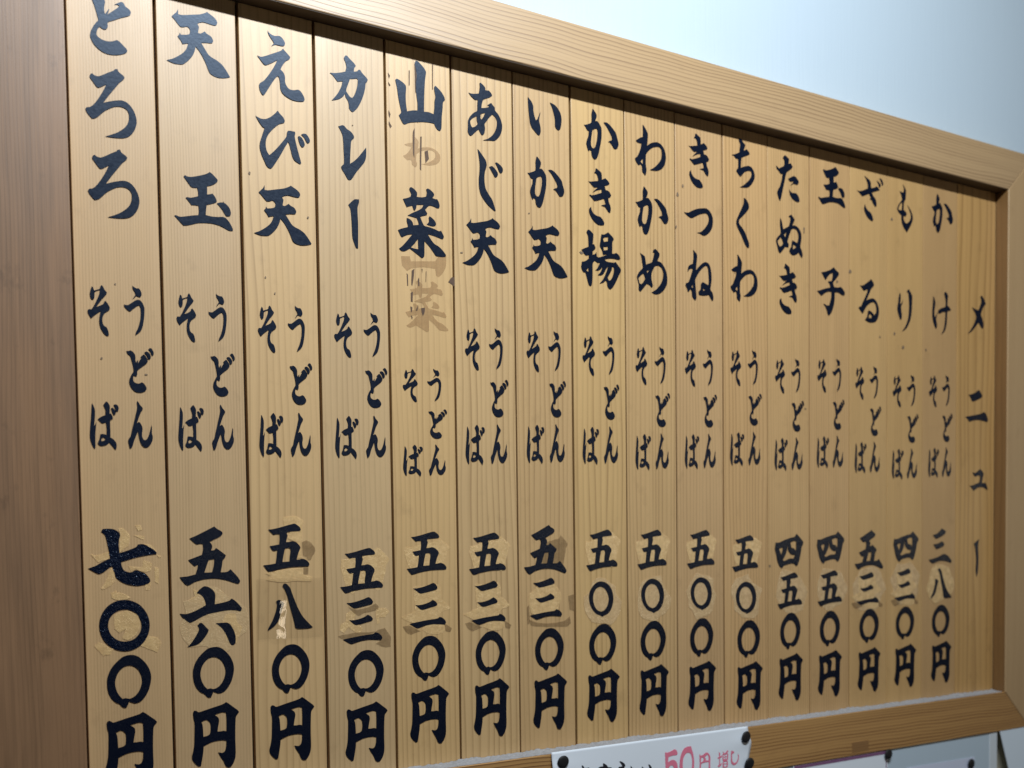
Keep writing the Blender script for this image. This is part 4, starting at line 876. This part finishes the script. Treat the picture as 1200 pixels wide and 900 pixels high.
(4, 'ghost', '3885,2948 3938,2962 3980,2978 3986,3006 3966,3042 3972,3059 3993,3064 4034,3047 4060,3023 4057,2986 4117,2989 4171,3002 4182,3039 4174,3068 4194,3080 4226,3071 4268,3045 4273,3027 4251,3001 4288,2994 4310,2996 4331,2972 4341,2934 4330,2916 4308,2915 4265,2925 4212,2926 4168,2894 4157,2881 4183,2853 4178,2837 4146,2827 4092,2812 4118,2768 4143,2737 4197,2731 4272,2720 4331,2707 4352,2716 4373,2689 4389,2663 4378,2641 4356,2640 4281,2655 4185,2666 4226,2618 4268,2584 4322,2566 4375,2533 4413,2497 4407,2483 4374,2476 4288,2477 4256,2505 4203,2554 4142,2597 4141,2531 4137,2461 4121,2444 4105,2441 4063,2462 4011,2487 3959,2511 3916,2489 3885,2478 3854,2480 3828,2497 3865,2522 3918,2569 3993,2643 3941,2633 3898,2617 3867,2602 3852,2612 3819,2662 3858,2677 3942,2702 3938,2725 3928,2754 3928,2781 3949,2780 3980,2768 4001,2747 4006,2725 4075,2736 4070,2763 4049,2795 3997,2800 3939,2805 3998,2835 4062,2862 4115,2891 4137,2925 4052,2915 4046,2883 4030,2860 4014,2864 3999,2900 3957,2889 3931,2878 3911,2909'),
(4, 'ghost', '4210,2829 4231,2824 4273,2798 4292,2769 4283,2753 4251,2743 4208,2746 4176,2752 4203,2782 4201,2813'),
(4, 'ghost', '3774,3342 3890,3356 3906,3295 4242,3337 4291,3407 4399,3421 4391,3291 4347,3201 4286,3142 4250,3157 4240,3241 4074,3242 3910,3207 3851,3168 3783,3228'),
(4, 'split', '3845,3142 3862,3123 3862,2986 3850,2990'),
(4, 'split', '3915,3181 3951,3207 3937,3089 3918,2993 3906,3012'),
(4, 'split', '3895,2906 3925,2920 3920,2793 3896,2801'),
(4, 'split', '3889,2737 3915,2730 3906,2665 3891,2675'),
(4, 'split', '3893,2633 3916,2603 3904,2576'),
(4, 'split', '4035,2731 4086,2742 4082,2683 4057,2633 4040,2679'),
(4, 'split', '3995,3075 4013,3109 4017,3004 3999,3002'),
(4, 'split', '3958,2692 3995,2769 3982,2694'),
(4, 'split', '4050,3218 4062,3220 4059,3167'),
(4, 'split', '4109,3194 4116,3195 4109,3067 4102,3066'),
(4, 'split', '4420,3097 4455,3149 4485,3169 4509,3158 4508,3064 4495,3052 4465,3075'),
(4, 'split', '3998,5716 4021,5732 4021,5410 4003,5355'),
(4, 'split', '4029,5204 4048,5286 4044,5051 4031,4997'),
(4, 'split', '3962,4880 3986,4936 3976,4570 3960,4619'),
(4, 'split', '4063,4846 4081,4849 4067,4429 4050,4452'),
(4, 'split', '4118,4673 4163,4694 4176,4591 4130,4531'),
(4, 'split', '4241,5769 4253,5772 4247,5457 4236,5454'),
(4, 'split', '3921,5622 3933,5625 3929,5443 3918,5441'),
(4, 'split', '3642,5537 3668,5502 3656,5469 3643,5507'),
(4, 'split', '3644,5425 3672,5390 3657,5377 3644,5405'),
(4, 'split', '3640,5087 3665,5040 3653,4997 3640,5035'),
(4, 'split', '3640,4954 3679,4899 3661,4875 3641,4913'),
(2, 'speck', '1914,4036 1911,4021 1901,4025 1894,4028 1892,4041 1898,4057 1909,4058 1916,4051'),
(0, 'speck', '425,2618 420,2609 413,2612 406,2613 406,2621 410,2628 419,2630 424,2624'),
(0, 'speck', '726,1673 716,1668 700,1666 695,1669 692,1677 697,1684 710,1683 722,1680'),
(0, 'speck', '266,1812 258,1804 252,1802 245,1806 246,1820 251,1827 259,1830 266,1823'),
(2, 'speck', '2071,2880 2065,2873 2058,2869 2053,2876 2054,2884 2058,2894 2063,2896 2068,2889'),
(2, 'speck', '2175,2705 2170,2698 2164,2698 2159,2702 2160,2711 2165,2723 2171,2724 2176,2718'),
(2, 'speck', '2597,3636 2593,3627 2584,3623 2575,3632 2576,3641 2582,3651 2593,3651 2601,3646'),
(1, 'speck', '1609,3665 1604,3661 1598,3660 1592,3661 1591,3668 1597,3675 1603,3675 1606,3671'),
(7, 'speck', '6496,3725 6481,3713 6453,3706 6443,3717 6427,3730 6447,3743 6474,3742 6489,3738'),
(8, 'speck', '8170,4761 8158,4748 8143,4741 8127,4754 8127,4777 8139,4805 8153,4802 8161,4783'),
(6, 'speck', '5641,4133 5638,4128 5629,4126 5621,4127 5621,4135 5627,4143 5638,4144 5645,4141'),
(9, 'speck', '8259,4901 8249,4881 8238,4888 8232,4890 8230,4911 8235,4932 8248,4929 8257,4917'),
(9, 'speck', '8128,4300 8120,4289 8109,4278 8098,4293 8099,4307 8105,4317 8117,4329 8126,4317'),
(12, 'speck', '11746,4092 11726,4066 11700,4073 11681,4075 11684,4103 11692,4122 11716,4128 11732,4116'),
(12, 'speck', '11436,3896 11427,3882 11410,3877 11394,3886 11392,3902 11405,3915 11421,3922 11431,3907'),
(14, 'speck', '12731,5068 12716,5049 12698,5050 12688,5055 12675,5076 12695,5100 12713,5098 12720,5088'),
(13, 'speck', '12438,3099 12426,3086 12416,3086 12408,3094 12399,3106 12410,3115 12425,3120 12431,3111'),
(13, 'speck', '12801,3184 12787,3172 12768,3162 12754,3177 12758,3194 12763,3216 12780,3217 12793,3204'),
(15, 'speck', '13598,2981 13586,2967 13571,2968 13562,2974 13554,2989 13566,3001 13583,3005 13589,2996'),
(12, 'speck', '10694,4629 10684,4612 10671,4611 10661,4617 10663,4640 10666,4652 10681,4658 10689,4651'),
(11, 'speck', '10690,4579 10682,4565 10671,4564 10662,4571 10665,4586 10669,4601 10680,4608 10685,4598'),
(11, 'speck', '9948,-642 9944,-660 9926,-661 9919,-648 9911,-630 9921,-623 9937,-622 9950,-627'),
(1, 'speck', '1255,-411 1253,-416 1248,-413 1246,-412 1245,-408 1248,-404 1251,-404 1255,-406'),
(5, 'speck', '4634,3490 4630,3485 4615,3482 4599,3483 4596,3492 4613,3499 4625,3502 4632,3498'),
(3, 'speck', '3177,4813 3172,4809 3164,4805 3156,4808 3159,4813 3162,4820 3170,4822 3177,4818'),
(10, 'speck', '9247,3776 9241,3769 9233,3769 9223,3773 9227,3778 9231,3784 9239,3786 9244,3782'),
(14, 'speck', '13019,2974 13006,2950 12981,2955 12962,2964 12963,2989 12977,3005 12995,3015 13016,3000'),
(11, 'speck', '10725,1827 10719,1823 10700,1816 10693,1822 10683,1832 10698,1838 10713,1840 10732,1835'),
]


# ------------------------------------------------------------------ marks under the lettering
MK = {'bare': ('sticker_residue', BARE, .00028), 'dark': ('glue_stain', DARK, .00040), 'ghost': ('faded_lettering', GHOST, .00022),
      'split': ('wood_split', SPLIT, .00034), 'speck': ('dirt_speck', SPECK, .00034), 'film': ('glue_smear', SMEAR, .00030)}
for i, (sl, kind, txt) in enumerate(MARKS):
    nm, mt, off = MK[kind]
    lp = smooth_loop(parse(txt), 3, 40)
    if kind in ('bare', 'dark', 'film'):      # ragged torn edge
        lp = [(x + R_.uniform(-3, 3), z + R_.uniform(-4, 4)) for x, z in lp]
    elif kind == 'split':
        lp = [(x + R_.uniform(-1, 1), z) for x, z in lp]
    V, F = region_tris([(False, lp)])
    b = bmesh.new()
    y = -off - (i % 12) * .000012
    add_sheet(b, V, F, lambda v: (v.x * 1e-4, v.y * 1e-4), y, y + .00005)
    put(nm, b, mt, slats[sl], front=True)

# ------------------------------------------------------------------ lettering
WORD = {'dish': 'dish_character', 'price': 'price_character', 'soba': 'soba_character', 'udon': 'udon_character', 'title': 'title_character'}
for sl, wd, gl, cx, cz, sx, sz in PLACED:
    if sl < 0: continue
    b = bmesh.new()
    V, F = glyph_tris(gl)
    y = -.00062
    add_sheet(b, V, F, lambda v: ((cx + v.x * sx) * 1e-4, (cz + v.y * sz) * 1e-4), y, y + .00018)
    put(WORD[wd], b, INK_WRINKLED if gl in ('seven', 'zeroA') else INK_SHINY if wd == 'price' else INK, slats[sl], front=True)

# clear tape pasted over the eight of the third dish, lifting in a crease
b = bmesh.new()
nx, nz = 110, 60
x0, x1, z0, z1 = 0.1868, 0.2655, -0.1308, -0.0600
gv = []
for i in range(nx + 1):
    row = []
    for j in range(nz + 1):
        x = x0 + (x1 - x0) * i / nx
        z = z0 + (z1 - z0) * j / nz
        t = (z + .1308) / .045
        xc = 0.2125 + 0.006 * t
        wd_ = 0.0095 * (1 - .55 * min(1, max(0, t)))
        a = max(0, 1 - t)
        zt_ = -.0858          # the crease leans out a few degrees, more towards its lower end
        lift = (0.043 * (zt_ - z) - 2.03 * (zt_ ** 2 - z ** 2)) / 7.2 * (z < zt_) * math.exp(-((x - xc) / wd_) ** 8)
        y = -.0016 - lift - .00003 * math.sin(x * 310 + 3 * math.sin(z * 160))
        row.append(b.verts.new((x + .0004 * math.sin(z * 120), y, z + .0006 * math.sin(x * 70))))
    gv.append(row)
for i in range(nx):
    for j in range(nz):
        b.faces.new((gv[i][j], gv[i + 1][j], gv[i + 1][j + 1], gv[i][j + 1]))
put('clear_tape', b, TAPE, slats[2], True, True)


# ------------------------------------------------------------------ notices and pins
def pin(loc, r, label, tilt=(0, 0), group='black round-headed pins'):
    e = empty('push_pin', loc, label, 'push pin', group)
    b = bmesh.new()
    prof = [(0.0, -.0042), (.55, -.0041), (.82, -.0037), (.95, -.0029), (1.0, -.0020), (.95, -.0012), (.55, -.0008), (0, -.0008)]
    seg = 36
    rings = []
    for q, y in prof:
        if q == 0: rings.append([b.verts.new((0, y, 0))])
        else: rings.append([b.verts.new((q * r * math.cos(2 * math.pi * s / seg), y, q * r * math.sin(2 * math.pi * s / seg))) for s in range(seg)])
    for a, c in zip(rings, rings[1:]):
        for s in range(seg):
            s2 = (s + 1) % seg
            if len(a) == 1: b.faces.new((a[0], c[s2], c[s]))
            elif len(c) == 1: b.faces.new((a[s], a[s2], c[0]))
            else: b.faces.new((a[s], a[s2], c[s2], c[s]))
    h = put('pin_head', b, PIN, e, True)
    b = bmesh.new()
    bmesh.ops.create_cone(b, cap_ends=True, segments=10, radius1=.0007, radius2=.0005, depth=.006, matrix=Matrix.Translation((0, .0019, 0)) @ Matrix.Rotation(math.pi / 2, 4, 'X'))
    put('pin_shaft', b, STEEL, e)
    e.rotation_euler = (tilt[0], 0, tilt[1])
    return e


# surcharge notice pinned to the bottom rail
NX0, NX1, NZT = 0.5722, 0.9215, -0.3028
notice = empty('paper_notice', (0.0, 0.0, 0.0), 'white paper notice with red 50 yen surcharge print, pinned to the bottom rail', 'notice')


def paper_y(x, z):
    f = (x - NX0) / (NX1 - NX0)
    dz = NZT - z
    return -D - .0022 - .0022 * (abs(2 * f - 1) ** 8) * math.exp(-((dz - .022) / .010) ** 2) - .0010 * (.5 + .5 * math.cos(f * 6.3)) * min(1, dz / .03)


b = bmesh.new()
nx, nz = 70, 60
H = 0.205
gv = []
for i in range(nx + 1):
    row = []
    for j in range(nz + 1):
        f = i / nx
        z = NZT - H * j / nz - 0.0006 * f
        x = NX0 + (NX1 - NX0) * f
        bulge = .0052 * math.exp(-((NZT - z - .030) / .018) ** 2) * f ** 6
        row.append(b.verts.new((x + bulge, paper_y(x, z), z)))
    gv.append(row)
for i in range(nx):
    for j in range(nz):
        b.faces.new((gv[i][j], gv[i + 1][j], gv[i + 1][j + 1], gv[i][j + 1]))
sheet = put('paper_sheet', b, PAPER, notice, True, True)
mo = sheet.modifiers.new('thickness', 'SOLIDIFY')
mo.thickness = 0.0003
mo.offset = -1
for sl, w_, gl, cx, cz, sx, sz in PLACED:
    if sl >= 0: continue
    b = bmesh.new()
    V, F = glyph_tris(gl)
    add_sheet(b, V, F, lambda v: ((cx + v.x * sx) * 1e-4, (cz + v.y * sz) * 1e-4), 0, .0001)
    for v in b.verts:
        v.co.y += paper_y(v.co.x, v.co.z) - .0004
    put('red_character' if w_ == 'red' else 'black_lettering', b, RED if w_ == 'red' else PRINT, notice, front=True)
pin((0.5885, -D - .0035, -0.3165), .0088, 'black round pin at the top left corner of the surcharge notice', (0.12, -.05))
pin((0.9148, -D - .0045, -0.3180), .0088, 'black round pin at the top right corner of the surcharge notice', (0.05, .05))
pin((0.9212, -D - .0045, -0.3590), .0092, 'lower black round pin on the right edge of the surcharge notice', (0.15, .0))

# purple-bordered sheet just under the bottom rail
low = empty('bordered_notice', (0, 0, 0), 'white sheet with a purple border line hanging under the bottom rail', 'notice')
b = box_bm(1.02, 1.2365, -.0226, -.0222, -0.62, ZBB - .0006)
put('paper_sheet', b, PAPER, low)
b = bmesh.new()
for (xa, xb, za, zb2) in ((1.022, 1.2335, ZBB - .0062, ZBB - .0012), (1.2322, 1.2338, -0.61, ZBB - .0062)):
    q = box_bm(xa, xb, -.0229, -.02265, za, zb2)
    me_ = bpy.data.meshes.new('t')
    q.to_mesh(me_); q.free()
    b.from_mesh(me_)
    bpy.data.meshes.remove(me_)
put('border_line', b, PURPLE, low)
pin((1.2343, -.0245, -0.3822), .0085, 'black round pin at the corner of the purple-bordered sheet', (0, 0))

# lilac sheet on the wall
lil = put('lilac_paper', prism_bm([(1.284, -0.4124), (1.284, -.64), (1.4665, -.64), (1.4646, -0.4151)], -.0222, -.0218), PAPER2)
tag(lil, 'pale lilac paper pinned to the wall below the right end of the board', 'paper')
pin((1.4511, -.0235, -0.4248), .0085, 'black round pin in the corner of the lilac paper', (0, 0))

put('side_wall', box_bm(1.5295, 4.2, .001, WALL_Y + .05, -1.6, -0.3766), plain('beige_wall_paint', (0.62, 0.56, 0.42), 0.6, 12, 0.06))
tag(bpy.data.objects['side_wall'], 'beige wall to the right of the white trim strip', 'wall', kind='structure')
# white corner strip and the tilted white sheet at the far right
tr = put('wall_trim', box_bm(1.5069, 1.5289, -.0222, .0006, -1.2, -0.3766, .0012), TRIM)
tag(tr, 'narrow white upright trim strip under the right end of the board', 'trim')
po = put('white_poster', prism_bm([(1.5342, -0.3764), (1.7200, -0.3764), (1.8200, -.70), (1.6528, -.70)], -.0233, -.0229), PAPER3)
tag(po, 'tilted plain white sheet at the lower right beside the trim strip', 'paper')
